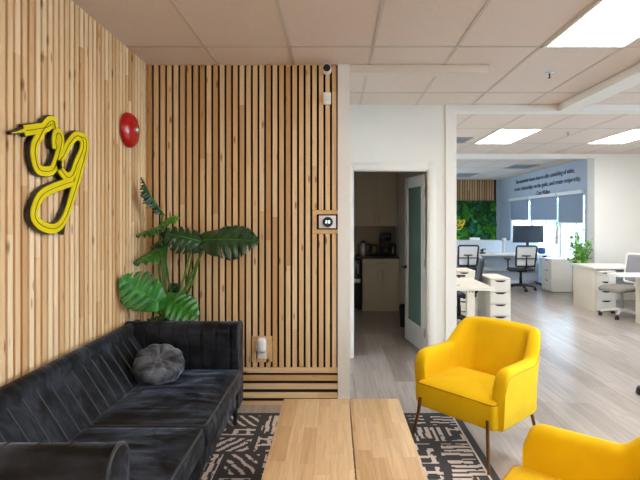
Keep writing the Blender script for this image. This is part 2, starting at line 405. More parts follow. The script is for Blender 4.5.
for s in (-1, 1):
    y0 = T0 if s < 0 else T1
    b = B().lathe([(0, 0), (.026, 0), (.026, .008), (0, .008)], (DW-.06, y0 if s > 0 else y0-.008+.008, .92), 20, axis='Y' if s < 0 else 'Y')
    b = B().cyl((DW-.06, y0, .92), (DW-.06, y0+s*.01, .92), .026).cyl((DW-.06, y0+s*.01, .92), (DW-.06, y0+s*.05, .92), .01)
    b.tube([(DW-.06, y0+s*.048, .92), (DW-.1, y0+s*.052, .92), (DW-.18, y0+s*.05, .918)], [.011, .01, .008])
    b.build('handle', M['black'], dr)
for z in (.25, 1.02, 1.80):
    B().cyl((-.002, .006, z-.045), (-.002, .006, z+.045), .008).box(.0, .035, .0, .003, z-.045, z+.045).build('hinge', M['steel'], dr)

# ------------------------------------------------------------------ ceiling fittings
def ceiling_light(x0, x1, y0, y1, label):
    c = ((x0+x1)/2, (y0+y1)/2, H)
    t = thing('ceiling_light', label, 'light', c, group='flat ceiling light panels')
    b = B(c); e = .022
    b.box(x0, x1, y0, y0+e, H-.012, H-.004).box(x0, x1, y1-e, y1, H-.012, H-.004).box(x0, x0+e, y0+e, y1-e, H-.012, H-.004).box(x1-e, x1, y0+e, y1-e, H-.012, H-.004)
    b.build('frame', M['white_trim'], t)
    B(c).box(x0+e, x1-e, y0+e, y1-e, H-.010, H-.0045).build('diffuser', M['led'], t)
lx = -.327+.61*3+.012
ceiling_light(lx, lx+.586, 2.192, 3.388, 'bright flat ceiling light panel nearest the camera, above the yellow chairs')
ceiling_light(2.272, 2.858, 6.412, 7.608, 'bright ceiling light panel beyond the doorway, left of the two in the office')
ceiling_light(4.105, 4.691, 6.412, 7.608, 'bright ceiling light panel beyond the doorway, right of the two in the office')
for k, (x, y) in enumerate([(lx, -.248), (lx-.61*4, -1.47), (lx+.61*5, -.248), (lx+.61*5, 2.192)]):
    ceiling_light(x, x+.586, y, y+1.196, ['ceiling light panel behind the camera above the coffee table row', 'ceiling light panel behind the camera near the left wall',
                                          'ceiling light panel behind the camera near the right windows', 'ceiling light panel by the right windows beside the beam'][k])
ceiling_light(2.272, 2.858, 10.0, 11.0, 'ceiling light panel over the far desks before the moss wall') if False else None
def sprinkler(x, y, label):
    t = thing('sprinkler', label, 'sprinkler', (x, y, H), group='ceiling sprinklers')
    B((x, y, H)).lathe([(0, H), (.034, H), (.03, H-.008), (0, H-.008)], (x, y, 0), 20).build('escutcheon', M['steel'], t)
    B((x, y, H)).cyl((x, y, H-.008), (x, y, H-.028), .006).cyl((x, y, H-.028), (x, y, H-.042), .004).lathe([(0, H-.042), (.014, H-.043), (.014, H-.045), (0, H-.046)], (x, y, 0), 12).build('head', M['black_metal'], t)
sprinkler(1.84, 4.0, 'small dark sprinkler hanging from the ceiling in front of the door wall')
sprinkler(3.33, 6.66, 'small dark sprinkler between the two office ceiling lights')
def vent(x0, x1, y0, y1, label):
    c = ((x0+x1)/2, (y0+y1)/2, H)
    t = thing('ceiling_vent', label, 'vent', c, group='ceiling vents')
    e = .03; b = B(c).box(x0, x1, y0, y0+e, H-.014, H-.004).box(x0, x1, y1-e, y1, H-.014, H-.004).box(x0, x0+e, y0+e, y1-e, H-.014, H-.004).box(x1-e, x1, y0+e, y1-e, H-.014, H-.004)
    b.build('frame', M['vent'], t)
    B(c).box(x0+e, x1-e, y0+e, y1-e, H-.008, H-.0045).build('backing', M['vent_dark'], t)
    b = B(c); n = max(2, int((y1-y0-2*e)/.09))
    for i in range(n):
        y = y0+e+(i+.5)*(y1-y0-2*e)/n; b.box(x0+e, x1-e, y-.012, y+.012, H-.013, H-.008)
    b.build('louvres', M['vent'], t)
vent(1.52, 2.10, 7.05, 7.55, 'grey ceiling vent left of the first office light panel')
vent(4.05, 4.62, 10.5, 11.2, 'grey ceiling vent near the blinds and the wall lettering')
vent(3.3, 3.85, 12.4, 13.3, 'grey ceiling vent above the green moss wall')

# ------------------------------------------------------------------ wall fittings
# security camera
p = (-.056, YB, 2.69)
t = thing('security_camera', 'small round white security camera with black lens at top of slat wall', 'camera', p)
B(p).cyl((p[0], YB-.0, p[2]), (p[0], YB-.03, p[2]), .02).cyl((p[0], YB-.02, p[2]), (p[0], YB-.06, p[2]-.004), .014).build('mount', M['white_p'], t)
B(p).lathe([(0, .04), (.03, .042), (.037, .06), (.0385, .1), (.036, .125), (.03, .128), (.03, .122), (0, .122)], p, 28, axis='Y').build('housing', M['white_p'], t)
B(p).lathe([(0, .122), (.0295, .122), (.027, .1275), (.012, .129), (0, .131)], p, 24, axis='Y').build('lens', M['black'], t)
# motion sensor
c = (-.056, YB, 2.478)
t = thing('motion_sensor', 'small white box sensor on the slats below the camera', 'sensor', c)
B(c).box(-.088, -.024, YB-.035, YB, 2.43, 2.525, .008, 2).build('housing', M['white_p'], t)
B(c).box(-.078, -.034, YB-.039, YB-.034, 2.45, 2.49, .002, 1).build('sensor_window', M['pot'], t)
# thermostat
c = (-.05, YB, 1.48)
t = thing('thermostat', 'round black dial thermostat on white plate set in the slat wall', 'thermostat', c)
B(c).box(-.128, .022, YB+.004, YB+.0192, 1.424, 1.541).build('recess', M['black'], t)
B(c).box(-.122, .016, YB-.006, YB+.005, 1.431, 1.534, .004, 2).build('plate', M['white_p'], t)
d = B(c).lathe([(0, .006), (.039, .006), (.041, .012), (.041, .026), (.037, .031), (0, .032)], (-.05, YB, 1.482), 36, axis='Y').build('dial', M['black'], t)
b = B(c)
def seg7(b, x, z, w, h, on, y):
    s = .0032
    if 'a' in on: b.box(x, x+w, y-.001, y, z+h-s, z+h)
    if 'g' in on: b.box(x, x+w, y-.001, y, z+h/2-s/2, z+h/2+s/2)
    if 'd' in on: b.box(x, x+w, y-.001, y, z, z+s)
    if 'f' in on: b.box(x, x+s, y-.001, y, z+h/2, z+h)
    if 'e' in on: b.box(x, x+s, y-.001, y, z, z+h/2)
    if 'b' in on: b.box(x+w-s, x+w, y-.001, y, z+h/2, z+h)
    if 'c' in on: b.box(x+w-s, x+w, y-.001, y, z, z+h/2)
seg7(b, -.068, 1.472, .014, .022, 'abged', YB-.032); seg7(b, -.046, 1.472, .014, .022, 'abcdef', YB-.032)
b.build('digits', M['display'], d)
# outlet with white plug-in device
c = (-.583, YB, .46)
t = thing('wall_outlet', 'white outlet with rounded plug-in device cut into the slat wall', 'outlet', c)
B(c).box(-.62, -.548, YB-.004, YB+.006, .375, .512, .003, 2).box(-.62, -.548, YB+.006, YB+.019, .375, .512).build('plate', M['white_p'], t)
B(c).box(-.623, -.543, YB-.05, YB-.004, .43, .555, .032, 6).build('plug_device', M['white_p'], t)
c = (-.755, YB, .435)
t = tag(B(c).lathe([(0, 0), (.02, 0), (.02, .01), (.03, .02), (.036, .035), (.03, .048), (0, .052)], c, 20, axis='Y').build('wall_bumper', M['wood_piece'], loc=c), 'round brownish knob on the slats just right of the sofa arm', 'bumper')
# fire bell
c = (XL, 3.40, 2.15)
t = thing('fire_bell', 'round red fire alarm bell on the left slat wall', 'alarm bell', c)
B(c).lathe([(0, 0), (.075, 0), (.075, .02), (0, .02)], c, 32, axis='X').build('back_plate', M['red'], t)
B(c).lathe([(0, .068), (.03, .068), (.07, .064), (.105, .052), (.122, .034), (.128, .018), (.128, .012), (.122, .014), (.11, .03), (0, .05)], c, 48, axis='X').build('gong', M['red'], t)
B(c).lathe([(0, .088), (.012, .087), (.02, .08), (.022, .068), (0, .066)], c, 20, axis='X').build('centre_bolt', M['steel'], t)

# ------------------------------------------------------------------ logo sign on the left wall (two joined ribbon letters)
def ribbon(pts, w):
    """outline of a polyline given a width, mitred; pts 2D"""
    n = len(pts); l, r = [], []
    for i in range(n):
        p = V(pts[i]); d0 = (p-V(pts[i-1])).normalized() if i else None; d1 = (V(pts[i+1])-p).normalized() if i < n-1 else None
        d = ((d0 or d1)+(d1 or d0)).normalized(); nn = V((-d.y, d.x)); k = 1
        if d0 and d1: k = min(1.6, 1/max(.45, nn.dot(V((-d0.y, d0.x)))))
        ww = w[i] if isinstance(w, list) else w
        l.append(p+nn*ww/2*k); r.append(p-nn*ww/2*k)
    return l, r
def px(x, y, xs):   # picture-plane sketch of the logo laid out on the left wall (wall coordinate along Y, height)
    Y = -xs*468/(334-x)*-1
    return (xs*-468/(334-x), 1.49-(y-221)/468*(xs*-468/(334-x)))
XS = XL+.036
def cr(x, y): return px(x/3.43, 100+y/3.43, XS)
TAIL = [cr(40, 105), cr(64, 101), cr(86, 96)]
STROKES = [
    ([cr(84, 97), cr(120, 92), cr(158, 86), cr(172, 74)], .05),
    ([cr(186, 92), cr(182, 66), cr(162, 72), cr(128, 128), cr(118, 152), cr(118, 190), cr(134, 232), cr(176, 234), cr(193, 200), cr(206, 150), cr(208, 118), cr(194, 106), cr(188, 130), cr(190, 160)], .050),
    ([cr(200, 200), cr(204, 226), cr(228, 258), cr(248, 248), cr(262, 210), cr(280, 168), cr(282, 132), cr(262, 116), cr(236, 142), cr(216, 182), cr(200, 204), cr(204, 230)], .050),
    ([cr(262, 116), cr(288, 126), cr(294, 150), cr(288, 184), cr(270, 250), cr(246, 330), cr(218, 404), cr(186, 434), cr(142, 424), cr(118, 396), cr(120, 362), cr(142, 318), cr(190, 292), cr(250, 272)], .050),
    ([cr(284, 190), cr(262, 264), cr(244, 320), cr(222, 408)], .036),
]
END = [cr(224, 404), cr(214, 452)]
def smooth2(pts, n=4):
    pts = [V(p) for p in pts]; out = []
    for i in range(len(pts)-1):
        p0, p1, p2, p3 = pts[max(i-1, 0)], pts[i], pts[i+1], pts[min(i+2, len(pts)-1)]
        for k in range(n):
            u = k/n; out.append(.5*((2*p1)+(p2-p0)*u+(2*p0-5*p1+4*p2-p3)*u*u+(3*p1-p0-3*p2+p3)*u**3))
    return out+[pts[-1]]
STROKES = [(smooth2(a), b) for a, b in STROKES]
def logo(name, label, xs, cat, scale=None, pos=None, rz=0):
    cy, cz = 2.46, 1.748
    t = thing(name, label, cat, pos or (xs, cy, cz-.011), rz)
    k = scale or 1
    def L3(p, d): return (d, (p[0]-cy)*k, (p[1]-cz)*k)
    bk, fc = B(), B()
    dep = .023*k
    for pts, w in STROKES+[(TAIL, [.006, .014, .026]), (END, .026)]:
        wl = w if isinstance(w, list) else w
        bigger = [a+.009 for a in wl] if isinstance(wl, list) else wl+.009
        l, r = ribbon(pts, bigger)
        for i in range(len(l)-1):
            a = [L3(q, -dep) for q in (l[i], l[i+1], r[i+1], r[i])]
            bk.poly(a, (dep, 0, 0))
    for si, (pts, w) in enumerate(STROKES+[(TAIL, [.004, .008, .018])]):
        l, r = ribbon(pts, w); e = .0006*(si+1)
        for i in range(len(l)-1):
            fc.poly([L3(q, .001) for q in (l[i], l[i+1], r[i+1], r[i])], (.004*k+e, 0, 0))
    bk.build('backing', M['black'], t, smooth=False, weld=False); f = fc.build('face', M['sign_yellow'], t, smooth=False, weld=False)
    ln = B()
    for si, (pts, w) in enumerate(STROKES):
        l, r = ribbon(pts, .003)
        if si == 4: continue
        ll = [L3(q, .0085*k) for q in l]; rr = [L3(q, .0085*k) for q in r]
        for i in range(len(ll)-1): ln.poly([ll[i], ll[i+1], rr[i+1], rr[i]], (.0015*k, 0, 0))
    ln.build('line_work', M['black'], f, smooth=False, weld=False)
    return t
logo('wall_sign', 'yellow and black ribbon letter logo sign on the left slat wall', XL+.033, 'sign')

# ------------------------------------------------------------------ rug
RX0, RX1, RY0, RY1 = -1.12, .95, .35, 3.615
rc = ((RX0+RX1)/2, (RY0+RY1)/2)
rug = thing('rug', 'charcoal rug with pale broken line pattern under the wooden coffee table', 'rug', (*rc, 0))
def rug_field():
    rnd = random.Random(11); cs = .0095
    nx, ny = int((RX1-RX0)/cs), int((RY1-RY0)/cs)
    cell = [[0]*nx for _ in range(ny)]
    blocks = []; y = 2
    def split(x0, y0, x1, y1):
        w, h = x1-x0, y1-y0
        if w*h < 700 or (max(w, h) < 38): blocks.append((x0, y0, x1, y1)); return
        if w > h: m = x0+int(w*rnd.uniform(.35, .65)); split(x0, y0, m, y1); split(m, y0, x1, y1)
        else: m = y0+int(h*rnd.uniform(.35, .65)); split(x0, y0, x1, m); split(x0, m, x1, y1)
    split(3, 3, nx-3, ny-3)
    for (x0, y0, x1, y1) in blocks:
        kind = rnd.choice(['h', 'v', 'd', 'maze', 'h', 'v', 'maze', 'v', 'd', 'd']); pr = rnd.choice([5, 6]); ph = rnd.randint(0, 5)
        tk = rnd.choice([2, 3, 3]); sgn = rnd.choice([-1, 1]); off = [rnd.randint(0, 8) for _ in range(60)]; ln = [rnd.uniform(.6, 1.1) for _ in range(60)]
        for j in range(y0+2, y1-2):
            for i in range(x0+2, x1-2):
                u, v = i-x0, j-y0; w, h = x1-x0, y1-y0; on = False
                wob = noise.noise(V((i*.11, j*.11, 3)))*1.6
                if kind == 'h': k = int((v+wob)//pr); on = (v+wob+ph) % pr < tk and off[k % 60]*.7 < u < off[k % 60]*.7+w*ln[k % 60]
                elif kind == 'v': k = int((u+wob)//pr); on = (u+wob+ph) % pr < tk and off[k % 60]*.7 < v < off[k % 60]*.7+h*ln[k % 60]
                elif kind == 'd': k = int((u+sgn*v*.8+wob+200)//8); on = (u+sgn*v*.8+wob+200) % 8 < tk+.8 and (v/h) < ln[k % 60]+.2
                elif kind == 'e': on = (u+wob < 4) or ((v+wob) % (pr+2) < tk and u < w*.8)
                elif kind == 'ring':
                    d = math.hypot((u-w/2)/1.0, (v-h/2)*w/max(h, 1)); on = (d+wob+ph) % 7 < 3 and d < w*.55
                else:
                    a, c = int((u+wob)//9), int((v+wob)//9); q = (a*7+c*13+ph) % 4
                    on = ((u+wob) % 9 < 3 and q != 1) or ((v+wob) % 9 < 3 and q != 2)
                if on and noise.noise(V((i*.23, j*.23, 9))) < .5: cell[j][i] = 1
    return cell, nx, ny
cell, nx, ny = rug_field()
RT = .006
vs, fs, mi = [], [], []
for j in range(ny+1):
    for i in range(nx+1): vs.append((RX0+(RX1-RX0)*i/nx-rc[0], RY0+(RY1-RY0)*j/ny-rc[1], RT))
for j in range(ny):
    for i in range(nx):
        a = j*(nx+1)+i; fs.append((a, a+1, a+nx+2, a+nx+1)); mi.append(cell[j][i])
me = bpy.data.meshes.new('pile'); me.from_pydata(vs, [], fs); me.polygons.foreach_set('material_index', mi)
me.materials.append(M['rug_dark']); me.materials.append(M['rug_light'])
po = bpy.data.objects.new('pile', me); COL.objects.link(po); po.parent = rug
B((*rc, 0)).box(RX0-.006, RX1+.006, RY0-.006, RY1+.006, 0, RT-.001).build('binding', M['rug_dark'], rug)
B((*rc, 0)).box(RX1-.055, RX1-.042, RY0+.03, RY1-.03, RT-.001, RT+.0006).build('edge_stripe', M['rug_light'], rug)

# ------------------------------------------------------------------ coffee table
TZ = .42; c = (.045, 2.13, RT)
t = thing('coffee_table', 'low butcher block coffee table with two top boards on the rug', 'table', c)
B(c).box(-.302, .0885, 1.44, 2.82, TZ-.04, TZ, .003, 2).build('top_board', M['table'], t)
B(c).box(.0935, .388, 1.44, 2.82, TZ-.04, TZ, .003, 2).build('top_board', M['table'], t)
B(c).box(-.25, .335, 1.50, 1.53, TZ-.11, TZ-.04).box(-.25, .335, 2.73, 2.76, TZ-.11, TZ-.04).box(-.25, -.225, 1.53, 2.73, TZ-.11, TZ-.04).box(.31, .335, 1.53, 2.73, TZ-.11, TZ-.04).build('apron', M['table'], t)
for x in (-.27, .3):
    for y in (1.48, 2.72): B(c).box(x, x+.055, y, y+.055, RT, TZ-.04, .003, 1).build('leg', M['table'], t)

# ------------------------------------------------------------------ sofa
c = (-1.09, 2.42, RT)
sofa = thing('sofa', 'long black velvet sofa with channel stitched back along the left wall', 'sofa', c)
SX0, SX1, SY0, SY1 = -1.49, -.672, 1.39, 3.46
B(c).box(SX0, -.69, SY0+.03, SY1-.03, .17, .335, .012, 3).build('base', M['velvet'], sofa)
def cushion(y0, y1, x1):
    b = B(c); nx_, ny_ = 22, 26; x0 = -1.26
    prof = [(.0, .0), (0, .085), (.006, .105), (.02, .118), (.04, .122)]
    rings = []
    def top(u, v): return .016*(1-(2*u-1)**4)*(1-(2*v-1)**4)+.004*noise.noise(V((u*5, v*6+y0*3, .5)))
    loops = []
    for ins, h in [(0.008, 0), (0, .02), (0, .09), (.006, .108), (.018, .118), (.035, .122)]:
        loop = []
        a, bb, cc, d = x0+ins, x1-ins, y0+ins, y1-ins; r = .03
        for (qx, qy, a0) in ((bb-r, cc+r, -90), (bb-r, d-r, 0), (a+r, d-r, 90), (a+r, cc+r, 180)):
            for k in range(5):
                an = math.radians(a0+k*22.5); loop.append((qx+r*math.cos(an), qy+r*math.sin(an), .335+h))
        loops.append(loop)
    b.loft(loops, True, False)
    # domed top
    a, bb, cc, d = x0+.035, x1-.035, y0+.035, y1-.035
    last = loops[-1]; prev = last
    for s in (.92, .8, .62, .4, .15):
        ring = []
        for p in last:
            u0, v0 = (p[0]-(a+bb)/2)*s, (p[1]-(cc+d)/2)*s
            X, Yy = (a+bb)/2+u0, (cc+d)/2+v0
            ring.append((X, Yy, .335+.122+top((X-a)/(bb-a), (Yy-cc)/(d-cc))))
        b.loft([prev, ring], True, False); prev = ring
    b.face(prev)
    o = b.build('seat_cushion', M['velvet'], sofa, angle=60)
    pts = []
    ins = .012; a, bb, cc, d = x0+ins, x1-ins, y0+ins, y1-ins; r = .03
    for (qx, qy, a0) in ((bb-r, cc+r, -90), (bb-r, d-r, 0), (a+r, d-r, 90), (a+r, cc+r, 180)):
        for k in range(5):
            an = math.radians(a0+k*22.5); pts.append((qx+r*math.cos(an), qy+r*math.sin(an), .335+.114))
    B(c).tube(pts, .0055, 8, closed=True).build('piping', M['piping'], o)
cushion(1.535, 2.362, -.645); cushion(2.368, 3.275, -.64)
def groove(s, pitch=.1): 
    f = abs((s/pitch) % 1-.5)*2        # 1 at the seam
    return .016*max(0, (f-.72)/.28)**1.6
# back, swept along Y
b = B(c); rings = []; ny_ = 260
for i in range(ny_+1):
    y = SY0+.03+(SY1-SY0-.05)*i/ny_; gk = groove(y)*.3
    pr = []
    for k in range(9):
        u = k/8; x = -1.185-.215*u**1.15; z = .33+.36*u; pr.append((x-gk*.9, y, z-gk*.2))
    for k in range(1, 8):
        an = math.radians(-10+k*190/8*1.0); pr.append((-1.445+.047*math.cos(an)-gk*.25, y, .715+.052*math.sin(an)-gk*.5))
    pr += [(-1.492, y, .68), (-1.492, y, .17), (-1.3, y, .17)]
    rings.append(pr)
b.loft(rings)
y = .1*math.ceil((SY0+.12)/.1)+.05
def seam_at(v0, v1):
    k = math.ceil((v0-.0)/.1); out = []
    while k*.1 < v1: out.append(k*.1); k += 1
    return out
for y in seam_at(1.56, 3.26):
    b.tube([(-1.185-.215*(k/8)**1.15+.0, y, .33+.36*k/8) for k in range(2, 9)], .004, 6, mi=1)
b.build('backrest', [M['velvet'], M['stitch']], sofa, angle=50)
def arm(yi, yo):      # yi inner face, yo outer face
    s = 1 if yo > yi else -1; b = B(c); rings = []; n = 200; zt = .77 if s > 0 else .79; th = abs(yo-yi)
    for i in range(n+1):
        x = SX0+.005+(SX1-SX0-.005)*i/n; gk = groove(x+.03) if -1.44 < x < -.70 else 0; pr = []
        for k in range(9): pr.append((x, yi+s*gk-s*.012*(k/8)**2, .30+(zt-.075-.30)*k/8))
        for k in range(1, 10):
            an = PI-PI*k/9.5; pr.append((x, (yi+yo)/2+s*(-.006)+s*(th/2+.008)*math.cos(an)+s*gk*.5*max(0, -math.cos(an)), zt-.075+.075*math.sin(an)-gk*.05))
        pr += [(x, yo-s*.002, .62), (x, yo-s*.004, .17), (x, yi+s*.02, .17)]
        if i >= n-6:
            e = (i-(n-6))/6; cy = (yi+yo)/2
            pr = [(p[0], cy+(p[1]-cy)*(1-.10*e**2), (p[2]-.45)*(1-.02*e**2)+.45) for p in pr]
        rings.append(pr)
    b.loft(rings)
    for x in seam_at(-1.40, -.72):
        x -= .03
        b.tube([(x, yi+s*.002-s*.012*(k/8)**2, .30+(zt-.075-.30)*k/8) for k in range(9)]+[(x, (yi+yo)/2+s*(-.006)+s*(th/2+.006)*math.cos(PI-PI*k/9.5), zt-.077+.075*math.sin(PI-PI*k/9.5)) for k in range(1, 6)], .0045, 6, mi=1)
    o = b.build('arm', [M['velvet'], M['seam']], sofa, angle=50)
    pts = [(SX1-.004, q[1], q[2]) for q in rings[-4]][6:21]
    B(c).tube(pts, .006, 8).build('piping', M['piping'], o)
arm(3.28, 3.455); arm(1.525, 1.395)
for x, y in ((-.72, 3.41), (-.72, 1.45), (-1.44, 3.41), (-1.44, 1.45), (-.72, 2.43), (-1.44, 2.43)):
    B(c).cyl((x, y, .172), (x, y, RT), .02, .013, 16).build('leg', M['black'], sofa)

# round pillow
pc = V((-1.13, 3.03, .566))
t = thing('round_pillow', 'round pleated grey velvet pillow leaning in the corner of the black sofa', 'pillow', pc)
ax = V((.26, -.42, .87)).normalized(); ux = ax.cross(V((0, 0, 1))).normalized(); uy = ux.cross(ax)
b = B(pc); rings = []
NA = 72
for k in range(NA):
    a = 2*PI*k/NA; pl = .5+.5*math.cos(a*9); pl = pl**.5; ring = []
    for j in range(21):
        ph = -PI/2+PI*j/20; rr = math.cos(ph); s = math.sin(ph)
        R = .16*(rr**.72)*(1-.05*(1-pl)*rr)
        prof = .075*(abs(s)**.8)*(1 if s > 0 else -1)
        dip = .05*math.exp(-(R/.04)**2)
        h = prof-(dip if s > 0 else -dip)
        h *= (.80+.20*pl) if R > .012 else 1
        ring.append(pc+ux*R*math.cos(a)+uy*R*math.sin(a)+ax*h)
    rings.append(ring)
b.loft(rings, False, False, loop=True); b.build('cover', M['velvet_grey'], t, angle=80)
B(pc).lathe([(0, 0)], (0, 0, 0), 3) if False else None
b = B(pc); q = pc+ax*.034; b.tube([q-ax*.012, q, q+ax*.004, q+ax*.005], [.016, .016, .011, .001], 16).build('button', M['velvet_grey'], t)

# ------------------------------------------------------------------ yellow armchairs
def armchair(label):
    t = thing('armchair', label, 'armchair', (0, 0, 0), 0, 'yellow armchairs')
    # local frame: front edge at y=0 facing -y, floor at z=0
    b = B(); 
    # seat block with rounded front and crowned top
    loops = []
    def lp(ins, z, fr=0):
        x0, x1, y0, y1 = -.29+ins, .29-ins, 0+ins+fr, .50-ins; r = .028; out = []
        for (qx, qy, a0) in ((x1-r, y0+r, -90), (x1-r, y1-r, 0), (x0+r, y1-r, 90), (x0+r, y0+r, 180)):
            for k in range(6):
                an = math.radians(a0+k*18); out.append((qx+r*math.cos(an), qy+r*math.sin(an), z))
        return out
    loops = [lp(.02, .225), lp(.004, .232), lp(0, .245), lp(-.002, .36), lp(.0, .378), lp(.012, .392), lp(.03, .402)]
    b.loft(loops, True, False); b.face(loops[0][::-1])
    prev = loops[-1]; last = prev
    for s in (.9, .75, .55, .3, .1):
        ring = []
        for p in last:
            X, Y = p[0]*s, .25+(p[1]-.25)*s
            ring.append((X, Y, .402+.034*(1-s**2)))
        b.loft([prev, ring], True, False); prev = ring
    b.face(prev)
    seat = b.build('seat', M['yellow'], t, angle=60)
    B().tube(lp(.001, .383)[18:]+lp(.001, .383)[:12], .0045, 8).build('piping', M['yellow_pipe'], seat)
    # wrap-around shell
    RW, RB, yb, yf = .325, .165, .59, .045
    path = []   # (x,y,nx,ny,s) outer line from right arm front round the back to the left arm front
    n1, n2, n3 = 18, 16, 16
    for i in range(n1): u = i/n1; path.append((RW, yf+(yb-RB-yf)*u, 1, 0))
    for i in range(n2): a = PI/2*i/n2; path.append((RW-RB+RB*math.cos(a), yb-RB+RB*math.sin(a), math.cos(a), math.sin(a)))
    for i in range(n3+1): u = i/n3; path.append(((RW-RB)*(1-2*u), yb, 0, 1))
    for i in range(1, n2+1): a = PI/2+PI/2*i/n2; path.append((-RW+RB+RB*math.cos(a), yb-RB+RB*math.sin(a), math.cos(a), math.sin(a)))
    for i in range(1, n1+1): u = i/n1; path.append((-RW, yb-RB-(yb-RB-yf)*u, -1, 0))
    rings = []; seam = []
    for (x, y, ax_, ay) in path:
        d = (y-yf)               # distance from the front
        k = min(1, max(0, (d-.36)/.14)); k = k*k*(3-2*k)
        back = max(0, ay) if abs(x) < RW-1e-6 or ay > 0 else 0
        zt = .592+(.752-.592)*k
        zt += .012*back*(1-(x/RW)**2)
        e = min(1, d/.075); fr = math.sqrt(max(0, 1-(1-e)**2))
        zt = .43+(zt-.43)*(.5+.5*fr)
        th = .085-.005*k
        lean = .085*k
        wid = .012*(1-k)
        ring = []
        def P(off, z):      # off = distance inwards from outer face
            ln = lean*max(0, (z-.40))/.39+ .0
            fl = .05*max(0, (z-.25))/.35*(1-k)+.02*k
            o_ = -off+fl*.4
            return (x+ax_*o_, y+ay*o_+ln, z)
        zb = .225
        ring.append(P(th*.8, zb)); ring.append(P(.012, zb+.002)); ring.append(P(0, zb+.02))
        for q in (.35, .7): ring.append(P(0, zb+.02+(zt-th/2-zb-.02)*q))
        ctr = th/2
        for q in range(0, 9):
            a = PI*q/8; ring.append(P(ctr-ctr*math.cos(a), zt-ctr*.95+ctr*.95*math.sin(a)))
        for q in (.35, .7): ring.append(P(th, zt-th/2-(zt-th/2-.36)*q))
        ring.append(P(th, .34)); ring.append(P(th*.95, zb+.05))
        rings.append(ring); seam.append(ring[5])
    b = B(); b.loft(rings)
    sh = b.build('shell', M['yellow'], t, angle=60)
    B().tube([V(p)+V((0, 0, 0)) for p in seam], .0022, 6).build('piping', M['yellow_pipe'], sh)
    for sx in (-1, 1):
        B().tube([(sx*.25, -.006, .292), (sx*.256, -.016, .2), (sx*.285, -.055, .0)], [.0115, .0115, .0085], 12).build('leg', M['bronze'], t)
        B().tube([(sx*.268, .50, .292), (sx*.272, .515, .2), (sx*.298, .565, -RT)], [.0115, .0115, .0085], 12).build('leg', M['bronze'], t)
    return t
ch = armchair('yellow fabric armchair beyond the coffee table, shown whole with bronze legs')
ch.location = (.755, 2.985, RT); ch.rotation_euler = (0, 0, math.radians(-48))
dup(ch, (.635, 1.89, RT), math.radians(-129), 'yellow fabric armchair nearest the camera, cut off by the bottom right corner')

# ------------------------------------------------------------------ monstera behind the sofa
def at(px_, py_, Y): return V(((px_-334)/468*Y, Y, 1.49-(py_-221)/468*Y))
PB = V((-1.27, 3.615, 0))
mon = thing('monstera_plant', 'tall monstera plant with split leaves in the corner behind the black sofa', 'plant', PB)
B(PB).lathe([(0, 0), (.09, 0), (.095, .01), (.115, .23), (.12, .25), (.112, .25), (.108, .23), (0, .228)], PB, 32).build('pot', M['pot_dark'], mon)
B(PB).lathe([(0, .236), (.06, .234), (.1075, .231)], PB, 24).build('soil', M['soil'], mon)
def monstera_leaf(base, tip, nrm, W, mat, cup=.25, droop=.2, slits=6, seed=0):
    base, tip, nrm = V(base), V(tip), V(nrm)
    yv = tip-base; L = yv.length; yv.normalize(); zv = (nrm-yv*nrm.dot(yv)).normalized(); xv = yv.cross(zv)
    rnd = random.Random(seed); b = B(PB); NS, NT_ = 66, 12
    def pt(s, t, side):
        w = W*(math.sin(PI*min(1, s*.94+.06))**.62)*(1-.28*s)*(1 if s > .0 else 1)
        if s < .12: w *= .72+.28*s/.12
        x = side*t*w; y = L*(s+.17*t*(1-s)-.34*t*max(0, 1-s*4.5)*.9)
        fan = (s*slits) % 1
        z = -cup*abs(x)*abs(x)/max(W, .01)*1.6-droop*L*s*s+.012*math.sin(fan*2*PI)*t+.012*abs(x)/W
        return base+xv*x+yv*y+zv*z
    for side in (-1, 1):
        grid = [[b.bm.verts.new(pt(i/NS, j/NT_, side)-PB) for j in range(NT_+1)] for i in range(NS+1)]
        for i in range(NS):
            s = (i+.5)/NS; f = (s*slits+.1*side) % 1
            for j in range(NT_):
                tt = (j+.5)/NT_
                slit = s > .16 and s < .95 and tt > .42 and f > 1-(.08+.26*(tt-.42)/.58)
                hole = False
                if slit or hole: continue
                q = (grid[i][j], grid[i+1][j], grid[i+1][j+1], grid[i][j+1])
                b.bm.faces.new(q if side > 0 else q[::-1])
    loose = [v for v in b.bm.verts if not v.link_faces]
    bmesh.ops.delete(b.bm, geom=loose, context='VERTS')
    o = b.build('leaf', mat, mon, angle=180)
    sd = o.modifiers.new('thickness', 'SOLIDIFY'); sd.thickness = .0016
    rib = [pt(i/14, 0, 1)+zv*.001 for i in range(14)]
    B(PB).tube(rib, [.0035*(1-i/15)+.0008 for i in range(14)], 6).build('midrib', M['leaf_light'], o)
    return base
def stem(pts, r=.009):
    pts = [V(p) for p in pts]; out = []
    for i in range(len(pts)-1):
        p0, p1, p2, p3 = pts[max(i-1, 0)], pts[i], pts[i+1], pts[min(i+2, len(pts)-1)]
        for k in range(6):
            u = k/6; out.append(.5*((2*p1)+(p2-p0)*u+(2*p0-5*p1+4*p2-p3)*u*u+(3*p1-p0-3*p2+p3)*u**3))
    out.append(pts[-1]); n = len(out)
    B(PB).tube(out, [r*(1.5-.55*i/n) for i in range(n)], 8).build('stem', M['stem'], mon)
root = PB+V((0, 0, .22))
A = at
